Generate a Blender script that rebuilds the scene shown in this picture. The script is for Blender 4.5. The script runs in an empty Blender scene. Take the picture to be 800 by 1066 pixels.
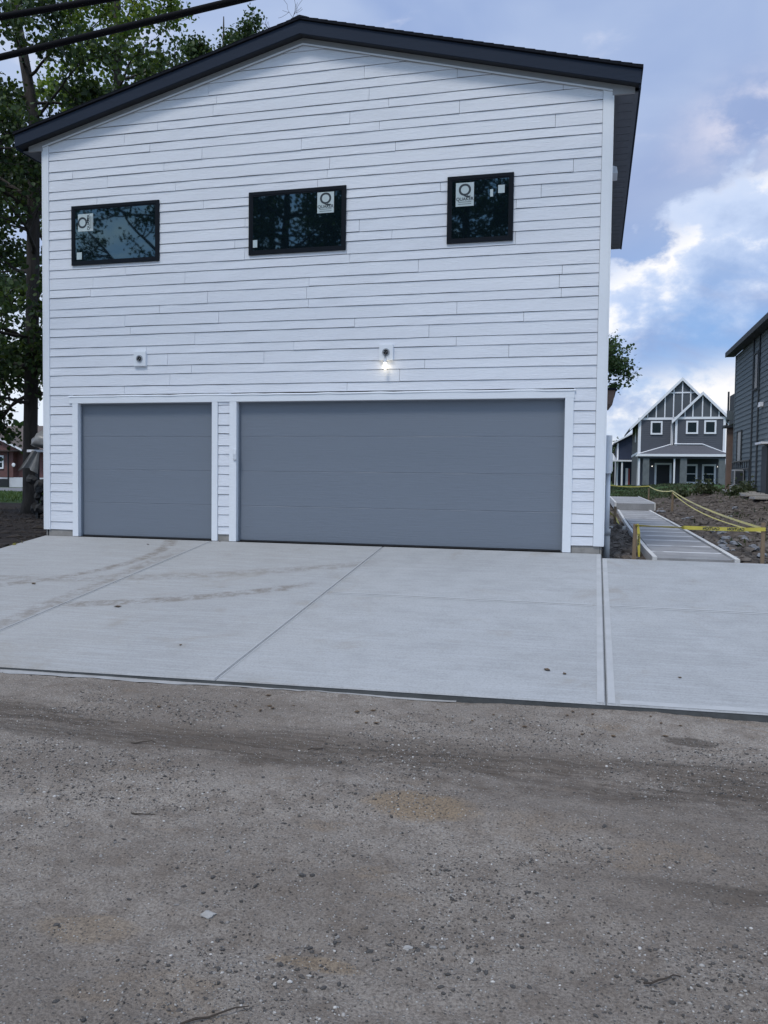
import bpy, math, random
import numpy as np
from mathutils import Vector, Matrix
R_ = math.radians
random.seed(7)
SC = bpy.context.scene
COL = SC.collection

# ------------------------------------------------------------------ camera
yaw, pit, rol = R_(-14.2), R_(-2.47), R_(0.68)
CAM = Vector((1.985, -11.706, 1.025))
F = Vector((math.sin(yaw)*math.cos(pit), math.cos(yaw)*math.cos(pit), math.sin(pit)))
Rt = Vector((math.cos(yaw), -math.sin(yaw), 0.0)); Up = Rt.cross(F)
R2 = math.cos(rol)*Rt + math.sin(rol)*Up; U2 = -math.sin(rol)*Rt + math.cos(rol)*Up
cd = bpy.data.cameras.new('camera'); cam = bpy.data.objects.new('camera', cd); COL.objects.link(cam)
cd.sensor_fit = 'HORIZONTAL'; cd.sensor_width = 36.0; cd.lens = 36.0*861.3/800.0
cd.clip_start = 0.05; cd.clip_end = 3000
M4 = Matrix.Identity(4)
for i in range(3):
    M4[i][0] = R2[i]; M4[i][1] = U2[i]; M4[i][2] = -F[i]; M4[i][3] = CAM[i]
cam.matrix_world = M4
SC.camera = cam

# ------------------------------------------------------------------ light and exposure
SUN_EL, SUN_AZ = 60.0, 198.0          # degrees; azimuth clockwise from +Y (behind the camera, to its left)
SUN_STR = 1.5
SKY_STR = 0.10
SC.view_settings.view_transform = 'Standard'; SC.view_settings.look = 'None'
SC.view_settings.exposure = 0.20; SC.view_settings.gamma = 1.0
SC.view_settings.use_curve_mapping = False
ld = bpy.data.lights.new('sun', 'SUN'); sun = bpy.data.objects.new('sun', ld); COL.objects.link(sun)
ld.energy = SUN_STR; ld.angle = R_(13); ld.color = (1.0, 0.955, 0.89)
sd = Vector((math.sin(R_(SUN_AZ))*math.cos(R_(SUN_EL)), math.cos(R_(SUN_AZ))*math.cos(R_(SUN_EL)), math.sin(R_(SUN_EL))))
sun.rotation_euler = sd.to_track_quat('Z', 'Y').to_euler()
sun.location = (-10, -20, 40)

class NT:
    """small wrapper for building node trees"""
    def __init__(s, tree): s.t = tree; s.n = tree.nodes; s.l = tree.links
    def new(s, typ, **kw):
        nd = s.n.new(typ)
        for k, v in kw.items(): setattr(nd, k, v)
        return nd
    def set(s, sock, v):
        if hasattr(v, 'is_output') or isinstance(v, bpy.types.NodeSocket): s.l.new(v, sock)
        else: sock.default_value = v
    def math(s, op, a, b=0.0, c=None, clamp=False):
        m = s.new('ShaderNodeMath', operation=op); m.use_clamp = clamp
        s.set(m.inputs[0], a); s.set(m.inputs[1], b)
        if c is not None: s.set(m.inputs[2], c)
        return m.outputs[0]
    def ss(s, x, a, b, lo=0.0, hi=1.0):
        m = s.new('ShaderNodeMapRange', interpolation_type='SMOOTHSTEP')
        s.set(m.inputs[0], x); m.inputs[1].default_value = a; m.inputs[2].default_value = b
        m.inputs[3].default_value = lo; m.inputs[4].default_value = hi
        return m.outputs[0]
    def mix(s, f, a, b, typ='MIX'):
        m = s.new('ShaderNodeMix', data_type='RGBA', blend_type=typ)
        s.set(m.inputs[0], f)
        for sock, v in ((m.inputs[6], a), (m.inputs[7], b)):
            if isinstance(v, (tuple, list)): sock.default_value = tuple(v)[:3] + (1,)
            else: s.l.new(v, sock)
        return m.outputs[2]
    def noise(s, vec, scale, detail=4, rough=0.55, dist=0.0):
        m = s.new('ShaderNodeTexNoise'); s.l.new(vec, m.inputs['Vector'])
        m.inputs['Scale'].default_value = scale; m.inputs['Detail'].default_value = detail
        m.inputs['Roughness'].default_value = rough; m.inputs['Distortion'].default_value = dist
        return m.outputs[0]
    def vmul(s, vec, v):
        m = s.new('ShaderNodeVectorMath', operation='MULTIPLY'); s.l.new(vec, m.inputs[0]); m.inputs[1].default_value = v
        return m.outputs[0]
    def vadd(s, vec, v):
        m = s.new('ShaderNodeVectorMath', operation='ADD'); s.l.new(vec, m.inputs[0]); m.inputs[1].default_value = v
        return m.outputs[0]

world = bpy.data.worlds.new('World'); SC.world = world; world.use_nodes = True
world.node_tree.nodes.clear()
w = NT(world.node_tree)
sky = w.new('ShaderNodeTexSky', sky_type='NISHITA'); sky.sun_disc = False
sky.sun_elevation = R_(SUN_EL); sky.sun_rotation = R_(SUN_AZ)
sky.air_density = 1.0; sky.dust_density = 0.6; sky.ozone_density = 2.0
tc = w.new('ShaderNodeTexCoord')
sep = w.new('ShaderNodeSeparateXYZ'); w.l.new(tc.outputs['Generated'], sep.inputs[0])
dx, dy, dz = sep.outputs
yy = w.math('MAXIMUM', dy, 0.08)
S = w.math('DIVIDE', dx, yy); T = w.math('DIVIDE', dz, yy)
front = w.ss(dy, 0.15, 0.45)
nv = w.vmul(tc.outputs['Generated'], (1.0, 1.0, 2.2))
n_big = w.noise(nv, 2.6, 5, 0.5, 0.4)
n_mid = w.noise(w.vadd(nv, (3.1, 1.7, 0.4)), 8.5, 6, 0.6, 0.5)
n_fin = w.noise(w.vadd(nv, (7.3, 0.2, 5.0)), 19.0, 7, 0.62, 0.35)
K = 1.0/SKY_STR
def cc(r, g, b): return (r*K, g*K, b*K)
blue = w.mix(0.62, sky.outputs[0], cc(0.20, 0.395, 0.80))
# thin grey-lavender veil, thicker higher up
veil = w.math('MULTIPLY', w.ss(w.math('ADD', T, w.math('MULTIPLY', n_big, 0.25)), 0.22, 0.48), 0.95)
veil2 = w.math('MAXIMUM', veil, w.ss(n_mid, 0.36, 0.66, 0.15, 0.92))
vcol = w.mix(w.ss(n_big, 0.35, 0.68), cc(0.262, 0.358, 0.605), cc(0.43, 0.52, 0.715))
c1 = w.mix(veil2, blue, vcol)
# brighter soft patches inside the veil
puff = w.math('MULTIPLY', w.ss(n_mid, 0.56, 0.74), w.ss(n_fin, 0.36, 0.66, 0.2, 0.75))
c1 = w.mix(w.math('MULTIPLY', puff, 0.75), c1, cc(0.68, 0.70, 0.82))
def band(a, b, sg):
    d = w.math('DIVIDE', w.math('SUBTRACT', T, w.math('ADD', w.math('MULTIPLY', S, b), a)), sg)
    return w.math('POWER', 2.718, w.math('MULTIPLY', w.math('MULTIPLY', d, d), -1.0))
n_puf = w.noise(w.vmul(tc.outputs['Generated'], (1.0, 1.0, 1.5)), 11.0, 9, 0.58, 0.0)
def mass(a_, b_, amp, thick, base):
    """a bank of cloud: ragged sunlit top along T = a + b S, fading to haze below"""
    t_ = w.math('SUBTRACT', T, w.math('ADD', w.math('MULTIPLY', S, b_), a_))
    t_ = w.math('ADD', t_, w.math('MULTIPLY', w.math('SUBTRACT', n_puf, 0.5), amp))
    ins = w.math('MULTIPLY', w.ss(t_, 0.030, -0.022), w.ss(t_, -thick, -thick*0.35))
    lit = w.math('MULTIPLY', w.ss(t_, -0.11, -0.012), w.ss(n_puf, 0.42, 0.56, 0.15, 1.0))
    return ins, lit
i1, l1 = mass(0.232, 0.60, 0.34, 0.150, 0.0)
i2, l2 = mass(0.105, 0.16, 0.13, 0.20, 0.0)
col1 = w.mix(l1, cc(0.50, 0.61, 0.83), cc(1.0, 0.975, 0.96)); col2 = w.mix(l2, cc(0.62, 0.70, 0.84), cc(0.98, 0.945, 0.91))
und_ = w.math('MULTIPLY', band(0.315, 0.55, 0.060), front)
c1 = w.mix(w.math('MULTIPLY', und_, 0.55), c1, cc(0.235, 0.315, 0.555))
gs = w.math('MULTIPLY', band(0.372, 0.16, 0.040), w.ss(S, 0.05, 0.17))
gs = w.math('MULTIPLY', w.math('MULTIPLY', gs, w.ss(n_puf, 0.42, 0.62)), front)
c1 = w.mix(w.math('MULTIPLY', gs, 0.9), c1, cc(0.76, 0.74, 0.83))
c2 = w.mix(w.math('MULTIPLY', w.math('MULTIPLY', i1, front), 0.92), c1, col1)
c2 = w.mix(w.math('MULTIPLY', w.math('MULTIPLY', i2, w.ss(n_puf, 0.36, 0.54, 0.25, 0.92)), front), c2, col2)
lowl = w.math('MULTIPLY', w.ss(T, 0.42, 0.10), w.ss(S, -0.30, -0.62))
c2 = w.mix(w.math('MULTIPLY', w.math('MULTIPLY', lowl, front), 0.85), c2, cc(0.80, 0.86, 0.94))
c2 = w.mix(w.math('MULTIPLY', w.ss(T, 0.10, 0.0), w.math('MULTIPLY', front, 0.6)), c2, cc(0.62, 0.70, 0.82))
# bright broken overcast behind the viewer and overhead
back = w.mix(w.ss(n_mid, 0.44, 0.72), cc(0.44, 0.64, 0.98), cc(0.88, 0.96, 1.05))
sky_c = w.mix(w.ss(dy, 0.12, -0.35), c2, back)
over = w.mix(w.math('MULTIPLY', w.ss(dz, 0.55, 0.9), 0.6), sky_c, cc(0.60, 0.735, 0.98))
bg = w.new('ShaderNodeBackground'); w.l.new(over, bg.inputs[0]); bg.inputs[1].default_value = SKY_STR
wo = w.new('ShaderNodeOutputWorld'); w.l.new(bg.outputs[0], wo.inputs[0])

# ------------------------------------------------------------------ materials
def mat(name, col, rough=0.7, vary=0.0, vscale=3.0, col2=None, bump=0.0, bscale=40.0, stretch=(1, 1, 1),
        metallic=0.0, spec=0.5, fine=0.0, fscale=60.0):
    m = bpy.data.materials.new(name); m.use_nodes = True
    t = NT(m.node_tree); b = t.n['Principled BSDF']
    b.inputs['Roughness'].default_value = rough; b.inputs['Metallic'].default_value = metallic
    b.inputs['Specular IOR Level'].default_value = spec
    tcn = t.new('ShaderNodeTexCoord'); v = t.vmul(tcn.outputs['Object'], stretch)
    c2 = col2 or tuple(c*0.72 for c in col)
    if vary > 0:
        f = t.math('MULTIPLY', t.ss(t.noise(v, vscale, 6, 0.6), 0.35, 0.68), vary)
        c = t.mix(f, col, c2)
        if fine > 0:
            g = t.math('MULTIPLY', t.ss(t.noise(v, fscale, 3, 0.6), 0.4, 0.7), fine)
            c = t.mix(g, c, tuple(x*0.6 for x in col))
        t.l.new(c, b.inputs['Base Color'])
    else: b.inputs['Base Color'].default_value = tuple(col) + (1,)
    if bump > 0:
        bn = t.new('ShaderNodeBump'); bn.inputs['Strength'].default_value = bump; bn.inputs['Distance'].default_value = 0.01
        t.l.new(t.noise(v, bscale, 5, 0.6), bn.inputs['Height']); t.l.new(bn.outputs[0], b.inputs['Normal'])
    return m
def nodes_of(m):
    t = NT(m.node_tree); return t, t.n['Principled BSDF']

WHITE = mat('white_siding_paint', (0.735, 0.755, 0.80), 0.6, 0.45, 2.2, (0.655, 0.675, 0.72), 0.55, 42.0, (0.22, 1, 1.3), fine=0.10, fscale=90.0)
TRIM = mat('white_trim_paint', (0.76, 0.785, 0.82), 0.5, 0.3, 2.0, (0.70, 0.725, 0.76), 0.2, 40.0, (0.6, 1, 0.6))
SHEATH = mat('shadow_line_sheathing', (0.03, 0.03, 0.032), 0.9, 0.3, 2)  # near black, so the gaps between boards draw lap shadow lines
DOORM = mat('grey_door_paint', (0.168, 0.193, 0.230), 0.42, 0.25, 1.2, (0.150, 0.173, 0.207), 0.28, 26.0, (0.1, 1, 2.2))
SEAL = mat('black_rubber', (0.02, 0.02, 0.022), 0.7, 0.3, 20)
FASCIA = mat('charcoal_fascia', (0.020, 0.029, 0.048), 0.75, 0.35, 3, (0.015, 0.022, 0.038), 0.25, 25, (0.2, 1, 1), spec=0.2)
SOFFIT = mat('charcoal_soffit', (0.17, 0.185, 0.215), 0.7, 0.35, 6)
SHING = mat('dark_shingles', (0.016, 0.018, 0.024), 0.95, 0.6, 14, (0.010, 0.011, 0.015), 0.8, 60, spec=0.1)
FRAME = mat('black_window_frame', (0.004, 0.007, 0.012), 0.6, 0.2, 6, spec=0.15)
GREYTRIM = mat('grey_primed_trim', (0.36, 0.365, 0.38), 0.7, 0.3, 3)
RAKESOF = mat('black_rake_soffit', (0.018, 0.021, 0.028), 0.8, 0.3, 4)
BLOCK = mat('grey_foundation_block', (0.30, 0.285, 0.265), 0.9, 0.6, 7, (0.2, 0.19, 0.175), 0.7, 50)
METAL = mat('galvanised_metal', (0.42, 0.43, 0.45), 0.4, 0.4, 12, (0.3, 0.31, 0.33), metallic=0.7)
PVC = mat('grey_pvc', (0.30, 0.315, 0.33), 0.5, 0.3, 8)
BOXM = mat('painted_meter_box', (0.60, 0.63, 0.67), 0.5, 0.3, 6)
BROWN = mat('brown_wood', (0.20, 0.135, 0.105), 0.8, 0.5, 5, (0.13, 0.085, 0.065), 0.3, 30)
INK = mat('black_ink', (0.02, 0.03, 0.04), 0.6)
PAPER = mat('sticker_paper', (0.48, 0.56, 0.57), 0.6, 0.25, 9)
STAKE = mat('weathered_stake_wood', (0.23, 0.165, 0.105), 0.85, 0.5, 9, (0.14, 0.10, 0.065), 0.4, 60, (3, 3, 0.4))
FORM = mat('pale_form_board', (0.66, 0.65, 0.63), 0.8, 0.55, 4, (0.46, 0.45, 0.43), 0.4, 40, (1, 0.2, 1))
FH_SID = mat('plum_grey_siding', (0.084, 0.089, 0.106), 0.75, 0.3, 1.2, (0.072, 0.076, 0.09))
FH_SIDE = mat('olive_grey_siding', (0.115, 0.112, 0.105), 0.8, 0.3, 1.2)
FH_BAT = mat('grey_gable_panel', (0.092, 0.103, 0.116), 0.8, 0.3, 1.5)
FH_TRIM = mat('white_house_trim', (0.80, 0.80, 0.82), 0.6)
FH_ROOF = mat('grey_roof_shingle', (0.105, 0.105, 0.118), 0.9, 0.6, 7, (0.075, 0.075, 0.085), 0.4, 30)
FH_COL = mat('grey_block_column', (0.15, 0.165, 0.17), 0.9, 0.6, 3, (0.10, 0.115, 0.12), 0.4, 14)
DARKDOOR = mat('dark_doorway', (0.012, 0.013, 0.016), 0.6)
RH_SID = mat('slate_green_siding', (0.125, 0.150, 0.160), 0.75, 0.3, 1.2, (0.105, 0.128, 0.138))
RH_TRIM = mat('dark_green_trim', (0.03, 0.036, 0.042), 0.7)
NAVY = mat('navy_siding', (0.017, 0.026, 0.052), 0.7, 0.3, 2)
TARP = mat('grey_plastic_sheet', (0.24, 0.235, 0.225), 0.35, 0.5, 6, (0.15, 0.145, 0.14), 0.5, 18)
BLACKM = mat('black_metal', (0.012, 0.012, 0.013), 0.5)
ACM = mat('condenser_casing', (0.30, 0.31, 0.32), 0.5, 0.3, 5)
ACG = mat('condenser_grille', (0.05, 0.055, 0.062), 0.6)
CANV = mat('white_canvas', (0.72, 0.74, 0.78), 0.7, 0.2, 2)
CABLE = mat('black_cable', (0.006, 0.006, 0.008), 0.8, spec=0.1)
PLANK = mat('pale_planks', (0.44, 0.41, 0.37), 0.85, 0.5, 6, (0.30, 0.275, 0.245), 0.3, 30)
DEBRIS = mat('dark_debris', (0.03, 0.03, 0.03), 0.9, 0.5, 8)
RUBB = mat('bluish_rubble', (0.24, 0.25, 0.27), 0.9, 0.6, 5, (0.10, 0.10, 0.11), 0.5, 25)
CLOD = mat('soil_clod', (0.165, 0.14, 0.12), 0.95, 0.9, 4, (0.038, 0.031, 0.026), 0.6, 40)
TWIG = mat('dry_twig', (0.055, 0.042, 0.032), 0.9, 0.4, 20)
DLEAF = mat('dry_leaf', (0.11, 0.072, 0.04), 0.8, 0.5, 20)
REDM = mat('red_panel', (0.30, 0.05, 0.05), 0.6)

def glass(name, base, rough=0.03, spec=0.9):
    m = mat(name, base, rough, spec=spec); t, b = nodes_of(m)
    tcn = t.new('ShaderNodeTexCoord')
    bn = t.new('ShaderNodeBump'); bn.inputs['Strength'].default_value = 0.03; bn.inputs['Distance'].default_value = 0.02
    t.l.new(t.noise(tcn.outputs['Object'], 2.2, 1, 0.4), bn.inputs['Height']); t.l.new(bn.outputs[0], b.inputs['Normal'])
    return m
GLASS = glass('dark_window_glass', (0.004, 0.008, 0.011), 0.02, 0.5)
GLASS.node_tree.nodes['Principled BSDF'].inputs['IOR'].default_value = 2.1
GLASS.node_tree.nodes['Principled BSDF'].inputs['Specular Tint'].default_value = (0.55, 0.86, 1.0, 1)
GLASS2 = glass('house_window_glass', (0.02, 0.03, 0.035), 0.25, 0.12)

def emis(name, col, st):
    m = mat(name, col); t, b = nodes_of(m)
    b.inputs['Emission Color'].default_value = tuple(col) + (1,); b.inputs['Emission Strength'].default_value = st
    return m
BULB = emis('lit_bulb', (1.0, 0.86, 0.60), 6.0)
PORCHL = emis('porch_lamp_glow', (1.0, 0.95, 0.85), 1.6)

def leaf_mat(name, cols, trans=0.35):
    m = bpy.data.materials.new(name); m.use_nodes = True
    t = NT(m.node_tree); t.n.clear()
    g = t.new('ShaderNodeNewGeometry'); cr = t.new('ShaderNodeValToRGB')
    t.l.new(g.outputs['Random Per Island'], cr.inputs[0])
    e = cr.color_ramp.elements; e[0].color = cols[0] + (1,); e[1].color = cols[-1] + (1,)
    for i, c in enumerate(cols[1:-1]):
        x = e.new((i+1)/(len(cols)-1)); x.color = c + (1,)
    d = t.new('ShaderNodeBsdfPrincipled'); d.inputs['Roughness'].default_value = 0.5
    d.inputs['Specular IOR Level'].default_value = 0.3
    t.l.new(cr.outputs[0], d.inputs['Base Color'])
    tr = t.new('ShaderNodeBsdfTranslucent')
    t.l.new(t.mix(1.0, cr.outputs[0], (1.0, 1.0, 0.45), 'MULTIPLY'), tr.inputs[0])
    mx = t.new('ShaderNodeMixShader'); mx.inputs[0].default_value = trans
    t.l.new(d.outputs[0], mx.inputs[1]); t.l.new(tr.outputs[0], mx.inputs[2])
    o = t.new('ShaderNodeOutputMaterial'); t.l.new(mx.outputs[0], o.inputs[0])
    return m
LEAF_DK = leaf_mat('dark_maple_leaves', [(0.026, 0.050, 0.024), (0.046, 0.080, 0.030), (0.085, 0.125, 0.040)], 0.4)
LEAF_YG = leaf_mat('sunlit_tint_leaves', [(0.075, 0.140, 0.034), (0.145, 0.225, 0.055), (0.25, 0.31, 0.075)], 0.5)  # sunlit brightness and yellow put into the leaf colour
LEAF_MD = leaf_mat('green_leaves', [(0.030, 0.060, 0.030), (0.055, 0.098, 0.040), (0.09, 0.135, 0.05)], 0.4)
GRASSM = leaf_mat('grass_blades', [(0.040, 0.075, 0.018), (0.065, 0.11, 0.028), (0.10, 0.14, 0.04)], 0.3)
WEEDM = leaf_mat('weed_leaves', [(0.030, 0.045, 0.022), (0.055, 0.075, 0.034), (0.10, 0.11, 0.055)], 0.3)
BARK = mat('grey_bark', (0.052, 0.043, 0.036), 0.95, 0.85, 3, (0.020, 0.017, 0.014), 0.9, 30, (3, 3, 0.5))
BARKD = mat('dark_bark', (0.040, 0.034, 0.029), 0.95, 0.7, 6, (0.022, 0.019, 0.016), 0.9, 30, (3, 3, 0.5))

# brick
BRICK = mat('red_brick', (0.16, 0.06, 0.05), 0.9); t, b = nodes_of(BRICK)
tcn = t.new('ShaderNodeTexCoord'); br = t.new('ShaderNodeTexBrick')
mp = t.new('ShaderNodeMapping'); mp.inputs['Rotation'].default_value = (R_(90), 0, 0)
t.l.new(tcn.outputs['Object'], mp.inputs[0]); t.l.new(mp.outputs[0], br.inputs['Vector'])
br.inputs['Scale'].default_value = 1.0; br.inputs['Brick Width'].default_value = 0.22; br.inputs['Row Height'].default_value = 0.075
br.inputs['Mortar Size'].default_value = 0.008
br.inputs['Color1'].default_value = (0.14, 0.047, 0.042, 1); br.inputs['Color2'].default_value = (0.10, 0.036, 0.034, 1)
br.inputs['Mortar'].default_value = (0.20, 0.15, 0.14, 1)
t.l.new(br.outputs[0], b.inputs['Base Color'])
WASH = mat('white_washed_block', (0.60, 0.60, 0.62), 0.8, 0.4, 2)
BR_ROOF = mat('brown_roof_shingle', (0.125, 0.098, 0.085), 0.95, 0.6, 6, (0.085, 0.068, 0.06))

# lap siding look for the distant houses: real geometry does the laps, this adds board tone
# concrete
CONC = bpy.data.materials.new('broom_finished_concrete'); CONC.use_nodes = True
t, b = nodes_of(CONC); b.inputs['Roughness'].default_value = 0.82; b.inputs['Specular IOR Level'].default_value = 0.35
tcn = t.new('ShaderNodeTexCoord'); P = tcn.outputs['Object']
sp = t.new('ShaderNodeSeparateXYZ'); t.l.new(P, sp.inputs[0]); px, py, pz = sp.outputs
nA = t.noise(P, 0.55, 5, 0.55, 0.3); nB = t.noise(P, 3.2, 6, 0.65); nC = t.noise(P, 55.0, 3, 0.6)
nS = t.noise(t.vmul(P, (0.5, 16.0, 1.0)), 3.0, 4, 0.6)
c = t.mix(t.ss(nA, 0.34, 0.66), (0.395, 0.402, 0.408), (0.345, 0.350, 0.354))
c = t.mix(t.math('MULTIPLY', t.ss(nB, 0.40, 0.68), 0.40), c, (0.275, 0.28, 0.282))
sheen_tint = t.math('MULTIPLY', t.ss(t.math('ADD', px, t.math('MULTIPLY', nA, 5.0)), 3.6, -1.2), 0.60)  # warm left tint stands for the wet-reflection difference across the slab
c = t.mix(sheen_tint, c, (0.330, 0.318, 0.298))
c = t.mix(t.math('MULTIPLY', t.ss(nS, 0.44, 0.66), 0.42), c, (0.45, 0.465, 0.485))
c = t.mix(t.math('MULTIPLY', t.ss(nC, 0.44, 0.66), 0.30), c, (0.20, 0.202, 0.204))
# two faint curved tyre tracks of dried mud
def arc(cx_, cy_, r_, wd, x0, x1):
    d2 = t.math('ADD', t.math('POWER', t.math('SUBTRACT', px, cx_), 2.0), t.math('POWER', t.math('SUBTRACT', py, cy_), 2.0))
    d = t.math('ABSOLUTE', t.math('SUBTRACT', t.math('SQRT', d2), r_))
    q = t.ss(d, wd, wd*0.35)
    q = t.math('MULTIPLY', q, t.ss(px, x0, x0+0.35)); return t.math('MULTIPLY', q, t.ss(px, x1, x1-0.5))
trk = t.math('MAXIMUM', arc(-5.3, 2.0, 5.95, 0.17, -4.2, -1.1), arc(-6.45, -1.2, 2.35, 0.14, -7.0, -3.6))
trk = t.math('MAXIMUM', trk, t.math('MULTIPLY', arc(-6.2, 6.5, 9.30, 0.22, -6.6, -0.6), 0.6))
# straight muddy wheel path beside the left joint
st_ = t.math('ABSOLUTE', t.math('SUBTRACT', px, -3.86)); lane = t.math('MULTIPLY', t.ss(st_, 0.17, 0.05), 0.75)
trk = t.math('MAXIMUM', trk, t.math('MULTIPLY', lane, t.ss(py, -0.2, -1.4)))
trk = t.math('MULTIPLY', trk, t.ss(t.noise(P, 7.0, 7, 0.75), 0.36, 0.66))
c = t.mix(t.math('MULTIPLY', trk, 0.82), c, (0.165, 0.137, 0.110))
# rusty and muddy blots
blot = t.math('MULTIPLY', t.ss(t.noise(P, 1.15, 6, 0.7, 0.5), 0.54, 0.72), 0.50)
c = t.mix(blot, c, (0.275, 0.25, 0.215))
t.l.new(c, b.inputs['Base Color'])
bn = t.new('ShaderNodeBump'); bn.inputs['Strength'].default_value = 0.35; bn.inputs['Distance'].default_value = 0.004
hh = t.math('ADD', t.noise(t.vmul(P, (2.0, 60.0, 1.0)), 4.0, 3, 0.6), nC)
t.l.new(hh, bn.inputs['Height']); t.l.new(bn.outputs[0], b.inputs['Normal'])
CONC_EDGE = mat('dark_slab_edge', (0.085, 0.09, 0.092), 0.75, 0.6, 5, (0.045, 0.047, 0.048), 0.5, 40)  # darker concrete tone for the sides of the slab
CONC_TOOL = mat('tooled_concrete_edge', (0.425, 0.430, 0.435), 0.7, 0.7, 4, (0.355, 0.36, 0.363), 0.15, 60)
CONC_SPILL = mat('pale_spilled_concrete', (0.36, 0.36, 0.36), 0.85, 0.6, 5, (0.25, 0.245, 0.24), 0.5, 30)

WALK = bpy.data.materials.new('walkway_concrete'); WALK.use_nodes = True
t, b = nodes_of(WALK); b.inputs['Roughness'].default_value = 0.85
tcn = t.new('ShaderNodeTexCoord'); P = tcn.outputs['Object']
sp = t.new('ShaderNodeSeparateXYZ'); t.l.new(P, sp.inputs[0]); px, py, pz = sp.outputs
nA = t.noise(P, 1.3, 5, 0.6); nB = t.noise(P, 24.0, 4, 0.6)
c = t.mix(t.ss(nA, 0.35, 0.65), (0.33, 0.325, 0.325), (0.25, 0.247, 0.247))
c = t.mix(t.math('MULTIPLY', t.ss(nB, 0.45, 0.7), 0.3), c, (0.18, 0.178, 0.178))
fr = t.math('FRACT', t.math('DIVIDE', py, 1.22))
jn = t.math('MULTIPLY', t.ss(fr, 0.11, 0.07), t.ss(t.noise(t.vmul(P, (1.0, 0.82, 1.0)), 1.6, 3, 0.7), 0.36, 0.50))
c = t.mix(jn, c, (0.72, 0.72, 0.73))
t.l.new(c, b.inputs['Base Color'])
bn = t.new('ShaderNodeBump'); bn.inputs['Strength'].default_value = 0.4; bn.inputs['Distance'].default_value = 0.006
t.l.new(nB, bn.inputs['Height']); t.l.new(bn.outputs[0], b.inputs['Normal'])

# alley: compacted stony dirt
ALLEY = bpy.data.materials.new('stony_alley_dirt'); ALLEY.use_nodes = True
t, b = nodes_of(ALLEY); b.inputs['Roughness'].default_value = 0.93; b.inputs['Specular IOR Level'].default_value = 0.25
tcn = t.new('ShaderNodeTexCoord'); P = tcn.outputs['Object']
sp = t.new('ShaderNodeSeparateXYZ'); t.l.new(P, sp.inputs[0]); px, py, pz = sp.outputs
nL = t.noise(t.vmul(P, (0.45, 1.0, 1.0)), 1.1, 5, 0.6, 0.4); nM = t.noise(P, 6.5, 6, 0.68, 0.2)
nF = t.noise(P, 85.0, 5, 0.72); nG = t.noise(P, 150.0, 3, 0.65)
c = t.mix(t.ss(nL, 0.36, 0.66), (0.440, 0.388, 0.338), (0.302, 0.260, 0.222))
c = t.mix(t.math('MULTIPLY', t.ss(nM, 0.42, 0.68), 0.65), c, (0.225, 0.182, 0.146))
rust = t.math('MULTIPLY', t.ss(t.noise(t.vadd(t.vmul(P, (0.7, 1.6, 1.0)), (4.2, 1.3, 0)), 1.5, 4, 0.6, 0.6), 0.60, 0.70), 0.6)
c = t.mix(rust, c, (0.34, 0.265, 0.195))
def patch(x_, y_, rx, ry):
    a_ = t.math('POWER', t.math('DIVIDE', t.math('SUBTRACT', px, x_), rx), 2.0); b_2 = t.math('POWER', t.math('DIVIDE', t.math('SUBTRACT', py, y_), ry), 2.0)
    r2 = t.math('ADD', t.math('ADD', a_, b_2), t.math('MULTIPLY', t.math('SUBTRACT', nM, 0.5), 1.6))
    return t.ss(r2, 1.0, 0.35)
tan = t.math('MAXIMUM', patch(1.16, -7.56, 0.34, 0.19), t.math('MULTIPLY', patch(1.05, -8.94, 0.20, 0.05), 0.8))
tan = t.math('MAXIMUM', tan, t.math('MULTIPLY', patch(0.12, -8.95, 0.25, 0.12), 0.6))
c = t.mix(t.math('MULTIPLY', tan, 0.85), c, (0.37, 0.275, 0.18))
wet = t.math('MAXIMUM', t.math('MULTIPLY', patch(-1.6, -6.95, 1.7, 0.16), 0.9), t.math('MULTIPLY', patch(3.2, -8.05, 1.3, 0.10), 0.8))
wet = t.math('MAXIMUM', wet, t.math('MULTIPLY', patch(2.65, -5.95, 0.20, 0.10), 1.0))
c = t.mix(t.math('MULTIPLY', wet, 0.6), c, (0.110, 0.088, 0.070))
# darker compressed wheel track along the alley
tr1 = t.ss(t.math('ABSOLUTE', t.math('ADD', t.math('ADD', py, 6.75), t.math('ADD', t.math('MULTIPLY', t.math('SUBTRACT', nL, 0.5), 1.3), t.math('MULTIPLY', t.math('SUBTRACT', nM, 0.5), 0.5)))), 0.46, 0.06)
c = t.mix(t.math('MULTIPLY', tr1, 0.60), c, (0.135, 0.104, 0.080))
c = t.mix(t.math('MULTIPLY', t.ss(nF, 0.40, 0.62), 0.58), c, (0.115, 0.094, 0.077))
vo = t.new('ShaderNodeTexVoronoi', feature='F1'); t.l.new(P, vo.inputs['Vector']); vo.inputs['Scale'].default_value = 78.0
rut = t.noise(t.vadd(t.vmul(P, (0.35, 9.0, 1.0)), (2.0, 0.5, 0)), 2.6, 4, 0.65, 0.15)
band_ = t.math('MAXIMUM', tr1, t.math('MULTIPLY', wet, 0.8))
c = t.mix(t.math('MULTIPLY', t.math('MULTIPLY', band_, t.ss(rut, 0.42, 0.60)), 0.65), c, (0.085, 0.068, 0.054))
hs = t.new('ShaderNodeSeparateXYZ'); t.l.new(vo.outputs['Color'], hs.inputs[0])
chip = t.math('MULTIPLY', t.ss(vo.outputs['Distance'], 0.42, 0.25), t.ss(hs.outputs[0], 0.62, 0.66))
c = t.mix(t.math('MULTIPLY', chip, 0.85), c, t.mix(t.math('POWER', hs.outputs[1], 1.6), (0.06, 0.055, 0.05), (0.72, 0.69, 0.65)))
t.l.new(c, b.inputs['Base Color'])
bn = t.new('ShaderNodeBump'); bn.inputs['Strength'].default_value = 1.0; bn.inputs['Distance'].default_value = 0.022
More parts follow.
